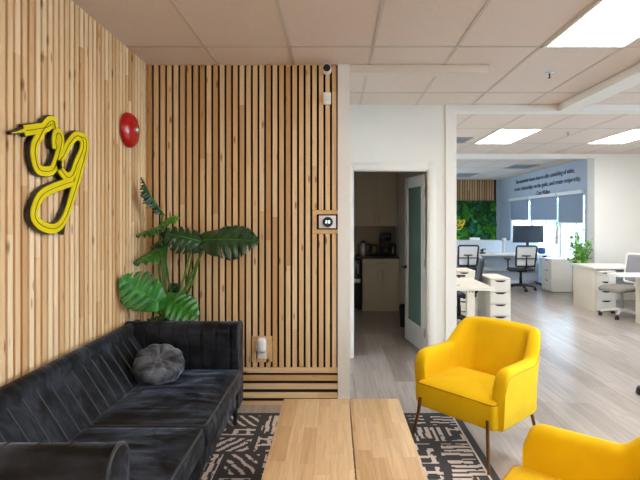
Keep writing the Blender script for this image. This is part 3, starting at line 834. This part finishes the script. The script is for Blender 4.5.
LV = [  # base, tip, normal, half width, material, cup, droop, seed
    (A(159, 303, 3.42), A(122, 279, 3.20), (.25, -1, .25), .165, 'leaf', .12, .10),
    (A(164, 299, 3.52), A(196, 314, 3.40), (-.2, -.75, .75), .14, 'leaf', .2, .15),
    (A(206, 243, 3.62), A(163, 229, 3.50), (-.1, -.85, .60), .135, 'leaf_dark', .45, .22),
    (A(204, 240, 3.60), A(254, 236, 3.48), (.05, -.85, .50), .175, 'leaf_dark', .35, .2),
    (A(163, 213, 3.66), A(137, 180, 3.46), (.75, .20, .55), .07, 'leaf_dark', .9, -.12),
    (A(161, 226, 3.60), A(135, 233, 3.45), (-.1, -.12, 1), .10, 'leaf', .4, .15),
    (A(164, 224, 3.64), A(179, 216, 3.66), (.1, -.5, .7), .06, 'leaf_light', .2, .1),
    (A(163, 247, 3.62), A(133, 260, 3.40), (-.15, -.30, 1), .12, 'leaf', .4, .15),
    (A(163, 240, 3.66), A(149, 247, 3.6), (-.2, -.3, .9), .08, 'leaf_dark', .4, .2),
    (A(172, 316, 3.62), A(143, 321, 3.50), (0, -.35, .9), .10, 'leaf_dark', .3, .2),
    (A(170, 292, 3.68), A(178, 284, 3.70), (.1, -.8, .4), .06, 'leaf_dark', .3, .2),
]
for i, (ba, ti, nr, w, mt, cu, drp) in enumerate(LV): monstera_leaf(ba, ti, nr, w, M[mt], cu, drp, seed=i)
stem([root+V((.02, 0, 0)), A(178, 310, 3.62), A(188, 283, 3.62), A(206, 243, 3.62)], .009)
stem([root+V((.03, .01, 0)), A(182, 312, 3.64), A(193, 280, 3.63), A(204, 240, 3.60)], .009)
stem([root+V((.025, -.02, 0)), A(178, 305, 3.6), A(186, 270, 3.6), A(192, 243, 3.62)], .007)
stem([root+V((.03, .02, 0)), A(184, 300, 3.64), A(190, 268, 3.64), A(196, 240, 3.64)], .006)
stem([root, A(170, 320, 3.62), A(164, 280, 3.62), A(160, 240, 3.63), A(163, 213, 3.62)], .009)
stem([root+V((-.01, .02, 0)), A(167, 315, 3.64), A(159, 270, 3.63), A(161, 226, 3.60)], .008)
stem([root+V((0, .02, 0)), A(172, 310, 3.66), A(166, 260, 3.65), A(164, 224, 3.64)], .006)
stem([root+V((-.02, 0, 0)), A(168, 318, 3.6), A(165, 275, 3.62), A(163, 247, 3.62)], .007)
stem([root+V((-.01, -.03, 0)), A(164, 322, 3.58), A(158, 312, 3.56), A(159, 303, 3.42)], .007)
stem([root+V((.01, -.03, 0)), A(168, 318, 3.57), A(167, 306, 3.55), A(164, 300, 3.52)], .007)
stem([root+V((-.03, .01, 0)), A(172, 316, 3.62)], .006)
stem([root+V((-.03, .02, 0)), A(166, 270, 3.66), A(163, 240, 3.66)], .005)
stem([root+V((.0, .03, 0)), A(172, 310, 3.66), A(170, 292, 3.68)], .005)

# ------------------------------------------------------------------ kitchen seen through the door
KF = 7.72
def pull(b, x, y, z, vertical, ln=.13):
    d = V((0, 0, ln/2)) if vertical else V((ln/2, 0, 0)); q = V((x, y-.028, z))
    b.cyl(q-d, q+d, .0085, n=10)
    for s in (-.8, .8): b.cyl(q+d*s, V((x, y, z))+d*s, .005, n=8)
    return b
c = (.75, 8.0, 0)
t = thing('base_cabinet', 'cream kitchen base cabinet with one drawer and two doors below dark worktop', 'cabinet', c)
B(c).box(.47, 1.075, KF, 8.31, .1, .87).build('body', M['cab'], t)
B(c).box(.47, 1.075, KF+.03, 8.31, 0, .1).build('toe_kick', M['cab'], t)
d = B(c).box(.475, 1.06, KF-.02, KF-.0005, .73, .862, .002, 1).build('drawer', M['cab'], t)
pull(B(c), .765, KF-.02, .80, False, .15).build('handle', M['steel'], d)
for x0, x1, hx in ((.475, .762, .728), (.772, 1.06, .806)):
    d = B(c).box(x0, x1, KF-.02, KF-.0005, .105, .722, .002, 1).build('door', M['cab'], t)
    pull(B(c), hx, KF-.02, .60, True, .18).build('handle', M['steel'], d)
c = (.70, 8.1, 1.41)
t = thing('wall_cabinet', 'cream kitchen wall cabinet with two tall doors above the worktop', 'cabinet', c)
B(c).box(-.1, 1.075, 7.96, 8.315, 1.40, 2.45).build('body', M['cab'], t)
for x0, x1, hx in ((.38, .720, .685), (.730, 1.06, .764)):
    d = B(c).box(x0, x1, 7.94, 7.9595, 1.415, 2.44, .002, 1).build('door', M['cab'], t)
    pull(B(c), hx, 7.94, 1.53, True, .17).build('handle', M['steel'], d)
d = B(c).box(-.09, .374, 7.94, 7.9595, 1.415, 2.44, .002, 1).build('door', M['cab'], t)
tag(B().box(-.495, 1.075, KF-.03, 8.31, .87, .905, .003, 1).build('worktop', M['counter']), 'black stone kitchen worktop seen through the open door', 'worktop')
# items on the worktop
c = (.50, 8.0, .905)
t = thing('kettle', 'steel and black electric kettle on the dark kitchen worktop, leftmost there', 'kettle', c)
B(c).lathe([(0, .0), (.075, .0), (.075, .02), (.078, .03), (.072, .12), (.058, .2), (.05, .215), (0, .215)], c, 28).build('body', M['steel'], t)
B(c).lathe([(0, .215), (.05, .215), (.045, .235), (.015, .242), (.012, .256), (0, .258)], c, 24).build('lid', M['black'], t)
B(c).tube([(.555, 8.0, 1.1), (.61, 7.98, 1.1), (.615, 7.98, 1.03), (.575, 7.99, .95)], .011, 10).build('handle', M['black'], t)
B(c).tube([(.45, 8.0, 1.07), (.41, 8.0, 1.115)], [.02, .01], 10).build('spout', M['steel'], t)
c = (.685, 8.05, .905)
t = thing('glass_jug', 'clear glass jug between the kettle and the black coffee maker', 'jug', c)
B(c).lathe([(0, .003), (.06, .003), (.068, .02), (.07, .09), (.055, .15), (.058, .165), (.055, .165), (.051, .15), (.066, .09), (.064, .02), (0, .008)], c, 24).build('bowl', M['jug'], t)
B(c).tube([(.745, 8.05, 1.045), (.785, 8.05, 1.03), (.785, 8.05, .97), (.755, 8.05, .94)], .008, 8).build('handle', M['black'], t)
B(c).lathe([(0, .166), (.058, .166), (.05, .18), (0, .185)], c, 20).build('lid', M['black'], t)
c = (.89, 8.1, .905)
t = thing('coffee_maker', 'black coffee maker on the kitchen worktop near the door edge', 'coffee maker', c)
B(c).box(.80, .98, 7.98, 8.22, .905, .935, .006, 2).box(.80, .98, 8.13, 8.22, .935, 1.2, .006, 2).box(.80, .98, 7.98, 8.22, 1.17, 1.29, .012, 2).build('body', M['black'], t)
B(c).lathe([(0, .032), (.05, .032), (.058, .08), (.045, .15), (0, .155)], (.89, 8.05, .905), 20).build('carafe', M['jug'], t)
B(c).box(.93, .95, 7.972, 7.98, 1.22, 1.24, .002, 1).build('switch', M['steel'], t)
c = (1.02, 8.02, .905)
t = thing('jar', 'tall glass jar with dark lid at the right end of the kitchen worktop', 'jar', c)
B(c).lathe([(0, 0), (.042, 0), (.045, .02), (.045, .16), (.036, .18), (.033, .18), (.041, .16), (.041, .02), (0, .006)], c, 20).build('body', M['jug'], t)
B(c).lathe([(0, .181), (.038, .181), (.038, .205), (0, .207)], c, 20).build('lid', M['black'], t)
c = (.28, 8.0, 0)
t = thing('bottle_cooler', 'black and silver drinks cooler under the worktop left of the base cabinet', 'cooler', c)
B(c).box(.1, .455, 7.80, 8.25, .03, .84, .01, 2).build('body', M['black'], t)
B(c).box(.11, .445, 7.775, 7.799, .05, .80, .006, 2).build('door', M['monitor'], t)
B(c).box(.18, .44, 7.755, 7.776, .46, .53, .004, 1).build('label_plate', M['white_p'], t)
B(c).cyl((.40, 7.75, .62), (.40, 7.75, .78), .01).cyl((.40, 7.775, .63), (.40, 7.75, .63), .006).cyl((.40, 7.775, .77), (.40, 7.75, .77), .006).build('handle', M['steel'], t)
for x in (.13, .42):
    for y in (7.84, 8.2): B(c).cyl((x, y, 0), (x, y, .031), .018, n=12).build('foot', M['black'], t)
c = (1.02, 6.62, 0)
t = tag(B(c).lathe([(0, 0), (.085, 0), (.1, .28), (.1, .3), (.094, .3), (.08, .01), (0, .012)], c, 24).build('waste_bin', M['black'], loc=c), 'small black waste bin on the kitchen floor by the door edge', 'bin')

# ------------------------------------------------------------------ office
# moss wall with slats above
mx0, mx1 = 3.05, 4.98
wt = sbox('trim_7', M['black_back'], (mx0, mx1, YF-.02, YF, 2.12, H))
b = B(); n = int((mx1-mx0)/.075)
slat_far = M['slat_far'] = slat_wood('walnut slats', .075, 0, True, (.78, .70, .64))
for i in range(n): b.box(.006+i*.075, .058+i*.075, -.02, 0, 2.125, H, .002, 1)
b.build('slats', slat_far, wt, loc=(mx0, YF-.02, 0))
c = (4.0, YF, .9)
moss = thing('moss_panel', 'large green moss and fern panel on the far office wall', 'moss wall', c)
b = B(c); nx_, nz_ = 70, 44; g_ = []
z0, z1 = .92, 2.115
def mossd(x, z): return max(.02, .05+.05*noise.noise(V((x*4, z*4, 1)))+.03*noise.noise(V((x*11, z*11, 5))))
vv = [[b.bm.verts.new(V((mx0+(mx1-mx0)*i/nx_, YF-mossd(mx0+(mx1-mx0)*i/nx_, z0+(z1-z0)*j/nz_), z0+(z1-z0)*j/nz_))-V(c)) for i in range(nx_+1)] for j in range(nz_+1)]
for j in range(nz_):
    for i in range(nx_):
        f = b.bm.faces.new((vv[j][i], vv[j][i+1], vv[j+1][i+1], vv[j+1][i])); q = noise.noise(V((i*.13, j*.13, 2)))
        f.material_index = 1 if q > .22 else (2 if q < -.28 else 0)
b.build('moss', [M['moss1'], M['moss2'], M['moss3']], moss)
rnd = random.Random(4); b = B(c)
for k in range(2600):
    x = rnd.uniform(3.2, mx1-.05); z = rnd.uniform(z0+.07, z1-.04); q = noise.noise(V((x*1.9, z*1.9, 7)))
    m_ = 1 if q > .12 else (2 if q < -.2 and z < 1.6 else (3 if q < -.42 else 0)); s = rnd.uniform(.03, .085)
    p = V((x, YF-mossd(x, z)-.01, z)); d = V((rnd.uniform(-1, 1), -rnd.uniform(.3, 1), rnd.uniform(-.8, 1))).normalized(); w = d.cross(V((rnd.uniform(-1, 1), .2, rnd.uniform(-1, 1)))).normalized()*s*.3
    b.face([p, p+d*s*.5+w, p+d*s, p+d*s*.5-w], m_)
b.build('foliage', [M['moss1'], M['moss2'], M['moss3'], M['moss4']], moss, smooth=False)
tag(B().box(mx0, mx1, YF-.24, YF, .88, .918, .003, 1).build('ledge', M['wood_piece']), 'thin wooden ledge running under the green moss panel', 'ledge')
lg = logo('wall_sign', 'small yellow letter logo mounted on the green moss panel', 0, 'sign', .55, (3.82, YF-.13, 1.385), -PI/2)
c = (4.27, YF-.2, .918)
tag(B(c).box(4.11, 4.42, YF-.235, YF-.165, .918, .985, .004, 1).build('white_box', M['white_p'], loc=c), 'white box lying on the ledge under the moss panel', 'box')

# blinds
def blind(a, c_, zb, label):
    p = (XW-.03, (a+c_)/2, WT)
    t = thing('roller_blind', label, 'blind', p, group='roller blinds')
    B(p).box(XW-.008, XW-.005, a, c_, zb, WT-.0).build('fabric', M['blind'], t)
    B(p).cyl((XW-.03, a-.005, WT+.03), (XW-.03, c_+.005, WT+.03), .028).box(XW-.06, XW, a-.01, c_+.01, WT-.005, WT+.065).build('cassette', M['white_trim'], t)
    B(p).box(XW-.014, XW-.001, a, c_, zb-.025, zb+.002, .003, 1).build('hem_bar', M['white_trim'], t)
blind(9.62, 10.69, 1.46, 'grey roller blind nearest the white wall, pulled lowest')
blind(10.75, 12.24, 1.525, 'grey roller blind in the middle of the three office windows')
blind(12.30, 13.6, 1.53, 'grey roller blind nearest the green moss wall')

# lettering on the window wall
def lettering(txt, ya, yb_, z, hgt):
    cu = bpy.data.curves.new('txt', 'FONT'); cu.body = txt; cu.size = 1; cu.extrude = .004; cu.align_y = 'CENTER'
    o = bpy.data.objects.new('txt', cu); COL.objects.link(o); dg = bpy.context.evaluated_depsgraph_get(); dg.update()
    me = bpy.data.meshes.new_from_object(o.evaluated_get(dg)); bpy.data.objects.remove(o)
    w = max(v.co.x for v in me.vertices); sx = abs(yb_-ya)/w
    for v in me.vertices: v.co = V((XW-.006+min(.004, max(-.004, v.co.z)), ya-v.co.x*sx, z+v.co.y*hgt))-V((XW, 11.6, 2.38))
    me.materials.append(M['lettering']); return me
lt = thing('wall_lettering', 'dark quotation lettering on the wall above the office window blinds', 'lettering', (XW, 11.6, 2.38))
for txt, ya, yb_, z in (('The networker knows how to offer something of value,', 13.2, 9.98, 2.575), ('create relationships on the guide, and create reciprocity.', 13.28, 9.72, 2.38), ('-Chris Walker', 11.9, 11.1, 2.185)):
    o = bpy.data.objects.new('text_line', lettering(txt, ya, yb_, z, .155)); COL.objects.link(o); o.parent = lt

# desks ---------------------------------------------------------------
def desk_far():
    c = (3.3, 10.95, 0)
    t = thing('office_desk', 'long white office desk before the green moss wall', 'desk', c)
    B(c).box(1.6, 4.95, 10.6, 11.3, .705, .735, .003, 1).build('desktop', M['white_lam'], t)
    for x in (1.7, 3.2, 4.82):
        B(c).box(x, x+.06, 10.75, 10.81, .02, .705).box(x, x+.06, 10.64, 11.26, 0, .025).build('leg', M['black_metal'], t)
    B(c).box(1.65, 4.9, 11.2, 11.22, .3, .70).build('modesty_panel', M['screen_fab'], t)
desk_far()
for x0, x1, lab in ((1.6, 3.02, 'pale grey desk screen at the far left behind the white backed chair'), (3.03, 4.06, 'pale grey desk screen below the green moss wall, middle one'), (4.07, 4.95, 'pale grey desk screen behind the black monitor')):
    c = ((x0+x1)/2, 11.33, 0)
    t = thing('desk_screen', lab, 'desk screen', c, group='pale desk screens')
    B(c).box(x0, x1, 11.31, 11.35, .05, 1.02, .006, 2).build('panel', M['screen_fab'], t)
    for x in (x0+.1, x1-.1): B(c).box(x-.02, x+.02, 11.30, 11.36, 0, .05).build('foot', M['vent'], t)
# monitor
c = (4.54, 10.98, .735)
t = thing('monitor', 'wide black computer monitor on the far desk in front of the window', 'monitor', c)
mr = Matrix.Rotation(math.radians(-4), 3, 'Z')
B(c).box(4.18, 4.90, 10.93, 10.965, .985, 1.385, .006, 2).build('housing', M['black'], t)
B(c).box(4.19, 4.89, 10.926, 10.931, .995, 1.375).build('screen', M['monitor'], t)
B(c).box(4.51, 4.57, 10.965, 11.0, .78, 1.15, .005, 1).build('neck', M['black_metal'], t)
B(c).box(4.40, 4.68, 10.90, 11.1, .735, .75, .004, 1).box(4.51, 4.57, 10.97, 11.0, .75, .8).build('stand', M['black_metal'], t)
c = (4.80, 10.79, .735)
tag(B(c).box(4.71, 4.87, 10.72, 10.86, .735, .88, .045, 4).build('backpack', M['blue'], loc=c), 'blue bag on the far desk right of the monitor', 'bag')
c = (4.02, 11.05, .735)
t = thing('desk_lamp', 'slim white upright lamp on the far desk left of the monitor', 'lamp', c)
B(c).lathe([(0, 0), (.07, 0), (.07, .012), (0, .016)], c, 20).build('base', M['white_p'], t)
B(c).cyl((4.02, 11.05, .75), (4.02, 11.05, 1.0), .012).build('stem', M['white_p'], t)
B(c).box(3.98, 4.06, 11.01, 11.09, 1.0, 1.09, .012, 2).build('head', M['white_p'], t)
c = (3.44, 10.85, .735)
t = thing('desk_phone', 'small black phone on the far desk right of the white backed chair', 'phone', c)
B(c).box(3.38, 3.5, 10.8, 10.9, .735, .765, .006, 2).build('base', M['black'], t)
B(c).tube([(3.39, 10.85, .79), (3.42, 10.85, .83), (3.48, 10.85, .845), (3.52, 10.85, .83)], [.014, .012, .012, .014], 10).box(3.42, 3.46, 10.83, 10.87, .76, .83).build('handset', M['black'], t)

def pedestal(name, c, w, d, h, n, label, front, mat, cut=True):
    """front 'Y': drawers face -Y; 'X': drawers face -X"""
    t = thing(name, label, 'drawer unit', c); x, y, _ = c
    x0, x1, y0, y1 = x-w/2, x+w/2, y-d/2, y+d/2
    if front == 'Y': B(c).box(x0, x1, y0+.02, y1, .012, h, .003, 1).box(x0-.002, x1+.002, y0-.001, y1, h, h+.018, .003, 1).build('body', mat, t)
    else: B(c).box(x0+.02, x1, y0, y1, .012, h, .003, 1).box(x0-.001, x1, y0-.002, y1+.002, h, h+.018, .003, 1).build('body', mat, t)
    b = B(c).box(x0+.03, x1-.03, y0+.03, y1-.03, 0, .0125).build('plinth', M['vent_dark'], t)
    z = .03; hs = [(h-.035)/n]*n
    for k in range(n):
        za, zb = z+.003, z+hs[k]-.003; z += hs[k]
        if front == 'Y': d_ = B(c).box(x0+.003, x1-.003, y0, y0+.0195, za, zb, .002, 1).build('drawer', mat, t)
        else: d_ = B(c).box(x0, x0+.0195, y0+.003, y1-.003, za, zb, .002, 1).build('drawer', mat, t)
        # crescent finger pull
        b = B(c); m_ = 12; pr = []
        ww = .075
        for i in range(m_+1):
            u = -1+2*i/m_
            pr.append((u*ww, zb-.002-.026*math.sqrt(max(0, 1-u*u))))
        if front == 'Y': pts = [(x+a, y0-.001, z_) for a, z_ in pr]; dep = (0, .002, 0)
        else: pts = [(x0-.001, y+a, z_) for a, z_ in pr]; dep = (.002, 0, 0)
        b.poly(pts, dep); b.build('finger_pull', M['black'] if cut else M['vent'], d_)
    return t
pedestal('drawer_unit', (4.745, 9.98, 0), .43, .46, .68, 3, 'white three drawer unit below the window blinds', 'X', M['white_lam'], False)
# near desk behind the wall post
c = (1.52, 5.78, 0)
t = thing('office_desk', 'white office desk just behind the wall post, left of the yellow chair', 'desk', c)
B(c).box(1.22, 1.82, 5.30, 6.22, .70, .735, .003, 1).build('desktop', M['cream_lam'], t)
for x, y in ((1.52, 5.34), (1.52, 6.12)): B(c).box(x, x+.085, y, y+.06, .0, .70, .002, 1).build('leg', M['cream_lam'], t)
B(c).box(1.545, 1.58, 5.40, 6.12, .63, .70).build('rail', M['cream_lam'], t)
for x in (1.535, 1.572): B(c).cyl((x+.008, 5.336, .68), (x+.008, 5.341, .68), .007, n=10).build('bolt', M['bronze'], t)
B(c).lathe([(0, .736), (.03, .736), (.03, .739), (0, .739)], (1.45, 5.5, 0), 16).build('grommet', M['vent'], t)
pedestal('drawer_unit', (2.27, 6.66, 0), .28, .56, .69, 4, 'cream four drawer unit just behind the yellow armchair', 'Y', M['cream_lam'])
pedestal('drawer_unit', (2.13, 7.9, 0), .36, .5, .66, 4, 'cream drawer unit at the left behind the near office desk', 'Y', M['cream_lam'])
# right-hand desks
c = (4.9, 8.05, 0)
t = thing('office_desk', 'white desk with side panel in front of the white wall at right', 'desk', c)
B(c).box(4.25, 6.0, 7.64, 8.40, .70, .735, .003, 1).build('desktop', M['white_lam'], t)
B(c).box(4.28, 4.31, 7.68, 8.37, 0, .70).build('side_panel', M['cream_lam'], t)
B(c).box(5.95, 5.98, 7.68, 8.37, 0, .70).build('side_panel', M['cream_lam'], t)
B(c).box(4.7, 5.95, 8.30, 8.32, .25, .70).build('modesty_panel', M['vent'], t)
pedestal('drawer_unit', (4.475, 7.98, 0), .32, .58, .66, 4, 'white four drawer unit under the right-hand desk', 'Y', M['white_lam'])
c = (5.2, 6.85, 0)
t = thing('office_desk', 'white desk cut by the right photo edge in front of the grey chair', 'desk', c)
B(c).box(4.0, 6.0, 6.58, 6.86, .70, .735, .003, 1).build('desktop', M['white_lam'], t)
B(c).box(4.42, 4.45, 6.62, 6.86, 0, .70).box(4.45, 5.9, 6.62, 6.65, 0, .70).build('side_panel', M['cream_lam'], t)
B(c).box(5.9, 5.93, 6.62, 6.86, 0, .70).build('side_panel', M['cream_lam'], t)

# office chairs: local front faces -y
def office_chair(label, loc, rz, frame, meshm, seatm, arms=True):
    t = thing('office_chair', label, 'office chair', loc, rz, 'office chairs')
    b = B()
    for k in range(5):
        a = 2*PI*k/5+.3; d = V((math.cos(a), math.sin(a), 0))
        b.tube([V((0, 0, .115))+d*.02, V((0, 0, .105))+d*.15, V((0, 0, .075))+d*.29], [.026, .022, .015], 8)
    b.cyl((0, 0, .085), (0, 0, .14), .035)
    b.build('star_base', frame, t)
    for k in range(5):
        a = 2*PI*k/5+.3; d = V((math.cos(a), math.sin(a), 0)); s = V((-d.y, d.x, 0)); q = V((0, 0, .031))+d*.29
        B().cyl(q-s*.024, q-s*.006, .031, n=16).cyl(q+s*.006, q+s*.024, .031, n=16).cyl(q-s*.01, q+s*.01, .012, n=8).cyl(q+V((0, 0, .01)), q+V((0, 0, .05)), .009, n=8).build('caster', M['black'], t)
    B().cyl((0, 0, .13), (0, 0, .41), .025).cyl((0, 0, .13), (0, 0, .28), .032).box(-.09, .09, -.12, .12, .395, .425, .01, 2).build('column', M['black_metal'] if frame is not M['white_p'] else M['vent'], t)
    # seat
    loops = []
    for ins, z in ((.03, .42), (0, .435), (-.004, .455), (.006, .475), (.03, .487)):
        x0, x1, y0, y1 = -.24+ins, .24-ins, -.25+ins, .23-ins; r = .09; o = []
        for (qx, qy, a0) in ((x1-r, y0+r, -90), (x1-r, y1-r, 0), (x0+r, y1-r, 90), (x0+r, y0+r, 180)):
            for k in range(6):
                an = math.radians(a0+k*18); X, Y = qx+r*math.cos(an), qy+r*math.sin(an)
                o.append((X, Y, z-(.03*((Y+.05)/-.2)**2 if Y < -.05 else 0)))
        loops.append(o)
    b = B().loft(loops); b.build('seat', seatm, t, angle=60)
    # back: frame and mesh, leaning back
    def bp(x, z): 
        u = (z-.50)/.47
        return V((x, .235+.09*u-.05*(1-(x/.23)**2)*0-.03*math.cos(x/.23*1.2)+.012, z))
    zt, zb = .965, .53; pts = []
    wt_, wb_ = .215, .20; r = .04
    for (cx, cz, a0) in ((wt_-r, zt-r, 0), (-wt_+r, zt-r, 90), (-wb_+r, zb+r, 180), (wb_-r, zb+r, 270)):
        for k in range(5):
            an = math.radians(a0+k*22.5); pts.append(bp(cx+r*math.cos(an), cz+r*math.sin(an)))
    B().tube(pts, .018, 8, closed=True).build('back_frame', M['black'] if frame is not M['white_p'] else M['white_p'], t)
    b = B(); n_, m_ = 8, 10; rows = []
    for j in range(m_+1):
        z = zb+.005+(zt-zb-.01)*j/m_; w = wb_+(wt_-wb_)*j/m_-.006
        rows.append([bp(-w+2*w*i/n_, z) for i in range(n_+1)])
    b.loft(rows, False, False); o = b.build('back_mesh', meshm, t); sd = o.modifiers.new('thickness', 'SOLIDIFY'); sd.thickness = .006
    b = B(); p1 = bp(-.19, .70)+V((0, .022, 0)); p2 = bp(.19, .70)+V((0, .022, 0)); b.tube([p1, (p1+p2)/2+V((0, .01, 0)), p2], .011, 8); b.tube([bp(-.09, .76)+V((0, .02, 0)), bp(.09, .76)+V((0, .02, 0))], .014, 8)
    b.tube([(p1+p2)/2+V((0, .01, 0)), V((0, .30, .56)), V((0, .22, .44)), V((0, .06, .41))], [.014, .02, .022, .022], 8)
    b.tube([(0, .30, .56), (0, .31, .64), (p1+p2)/2+V((0, .012, .06))], .014, 8)
    b.build('back_support', M['black'] if frame is not M['white_p'] else M['white_p'], t)
    if arms:
        for s in (-1, 1):
            b = B().tube([(s*.15, .05, .42), (s*.27, .05, .43), (s*.285, .04, .50), (s*.285, .03, .66)], [.016, .018, .016, .016], 8)
            b.box(s*.285-.035, s*.285+.035, -.14, .12, .66, .685, .01, 2)
            b.build('armrest', M['black'] if frame is not M['white_p'] else M['white_p'], t)
    return t
office_chair('white backed office chair with black frame below the monitor', (4.03, 10.1, 0), PI, M['black'], M['mesh_white'], M['seat_dark'])
office_chair('white backed office chair with black frame at the far left, below the moss wall', (2.87, 10.3, 0), PI, M['black'], M['mesh_white'], M['seat_dark'])
office_chair('dark mesh office chair behind the near desk, left of the drawer unit', (1.79, 6.72, 0), math.radians(-100), M['black'], M['mesh_dark'], M['seat_dark'])
office_chair('black and white office chair half hidden under the near office desk', (1.60, 7.55, 0), math.radians(150), M['black'], M['mesh_white'], M['seat_dark'])
office_chair('grey office chair with white frame at the right-hand desk', (4.46, 7.26, 0), math.radians(-78), M['white_p'], M['mesh_grey'], M['seat_grey'])

# plant by the jamb
c = (4.53, 8.61, 0)
t = thing('potted_plant', 'leafy green potted plant behind the right-hand desk, before the white wall edge', 'plant', c)
B(c).lathe([(0, 0), (.10, 0), (.105, .01), (.135, .50), (.14, .52), (.135, .52), (.13, .49), (0, .48)], c, 28).build('pot', M['pot'], t)
B(c).lathe([(0, .50), (.06, .497), (.131, .49)], c, 20).build('soil', M['soil'], t)
rnd = random.Random(21); st_, fo = B(c), B(c)
for k in range(38):
    a = rnd.uniform(0, 2*PI); rr = rnd.uniform(.02, .24); hz = rnd.uniform(.86, 1.36)-.5*rr; p0 = V((4.53, 8.61, .49)); p2 = V((4.53+rr*math.cos(a), 8.61+rr*math.sin(a)*.55, hz)); p1 = p0.lerp(p2, .5)+V((0, 0, .06))
    st_.tube([p0, p1, p2], [.006, .005, .003], 6)
    for q in range(11):
        u = .35+.65*q/10; p = (p0.lerp(p1, u*2) if u < .5 else p1.lerp(p2, u*2-1))
        d = V((rnd.uniform(-1, 1), rnd.uniform(-1, 1), rnd.uniform(-.5, .7))).normalized(); s = rnd.uniform(.08, .13); w = d.cross(V((rnd.uniform(-.4, .4), rnd.uniform(-.4, .4), 1))).normalized()*s*.34
        n_ = d.cross(w).normalized()*s*.08
        tip = p+d*s
        if tip.y > 8.80 and tip.x > 4.85: continue
        if tip.y < 8.45 and tip.z < .8: continue
        fo.face([p, p+d*s*.45+w+n_, tip, p+d*s*.45-w+n_])
st_.build('stems', M['stem'], t); fo.build('foliage', M['leaf_pale'], t, smooth=False, weld=False)

# dark stand foot at the right picture edge
c = (2.66, 4.02, 0)
t = thing('floor_stand', 'dark foot of a slim stand at the right photo edge on the floor', 'stand', c)
B(c).lathe([(0, 0), (.055, 0), (.06, .012), (.05, .06), (.022, .075), (0, .078)], c, 24).build('foot', M['black'], t)
B(c).cyl((2.66, 4.02, .075), (2.66, 4.02, .62), .014).build('pole', M['black_metal'], t)

# ------------------------------------------------------------------ outdoors beyond the office windows
struct(B().box(XR+.15, 60, -14, 70, -.6, -.5).box(-10, XW+.15, YF+.2, 70, -.6, -.5).box(XW+.15, XR+.15, YH+.3, 70, -.6, -.5).build('ground', M['grass']))
def tree(x, y, h, label):
    c = (x, y, -.5); t = thing('tree', label, 'tree', c, group='trees outside')
    B(c).tube([(x, y, -.5), (x+.1, y, h*.5), (x, y+.1, h*.8)], [.16, .12, .05], 8).build('trunk', M['bark'], t)
    b = B(c); rnd = random.Random(int(x*10+y))
    for k in range(900):
        d = V((rnd.gauss(0, 1), rnd.gauss(0, 1), rnd.gauss(0, 1))).normalized()*(rnd.random()**.4)
        p = V((x+d.x*1.5, y+d.y*1.5, h*.72+d.z*h*.34)); s = .22; a = V((rnd.uniform(-1, 1), rnd.uniform(-1, 1), rnd.uniform(-1, 1))).normalized(); w = a.cross(V((.3, .5, .8))).normalized()
        b.face([p, p+a*s+w*s*.5, p+a*2*s, p+a*s-w*s*.5])
    b.build('crown', M['tree'], t, smooth=False, weld=False)
tree(19.0, 40.0, 3.0, 'pale green tree outside, behind the middle blind'); tree(21.0, 33.0, 2.8, 'pale green tree outside, behind the blind nearest the white wall'); tree(15.0, 44.0, 3.2, 'pale green tree outside, near the moss wall end of the windows')

# ------------------------------------------------------------------ light, camera, view
w = bpy.data.worlds.new('sky'); SC.world = w; w.use_nodes = True
bg = w.node_tree.nodes['Background']; bg.inputs[0].default_value = (.60, .80, 1, 1); bg.inputs[1].default_value = 11.5
cam = bpy.data.cameras.new('camera'); co = bpy.data.objects.new('camera', cam); COL.objects.link(co)
co.location = (0, 0, 1.49); co.rotation_euler = (PI/2, 0, 0)
cam.sensor_width = 36; cam.lens = 468/640*36; cam.shift_x = (320-334)/640; cam.shift_y = -(240-221)/640
cam.clip_start = .05; SC.camera = co
vs_ = SC.view_settings; vs_.view_transform = 'Standard'; vs_.look = 'None'; vs_.gamma = 1; vs_.use_curve_mapping = False; vs_.exposure = .66
SC.cycles.use_denoising = True; SC.cycles.max_bounces = 10; SC.cycles.diffuse_bounces = 6; SC.cycles.transparent_max_bounces = 12
SC.cycles.sample_clamp_indirect = 6
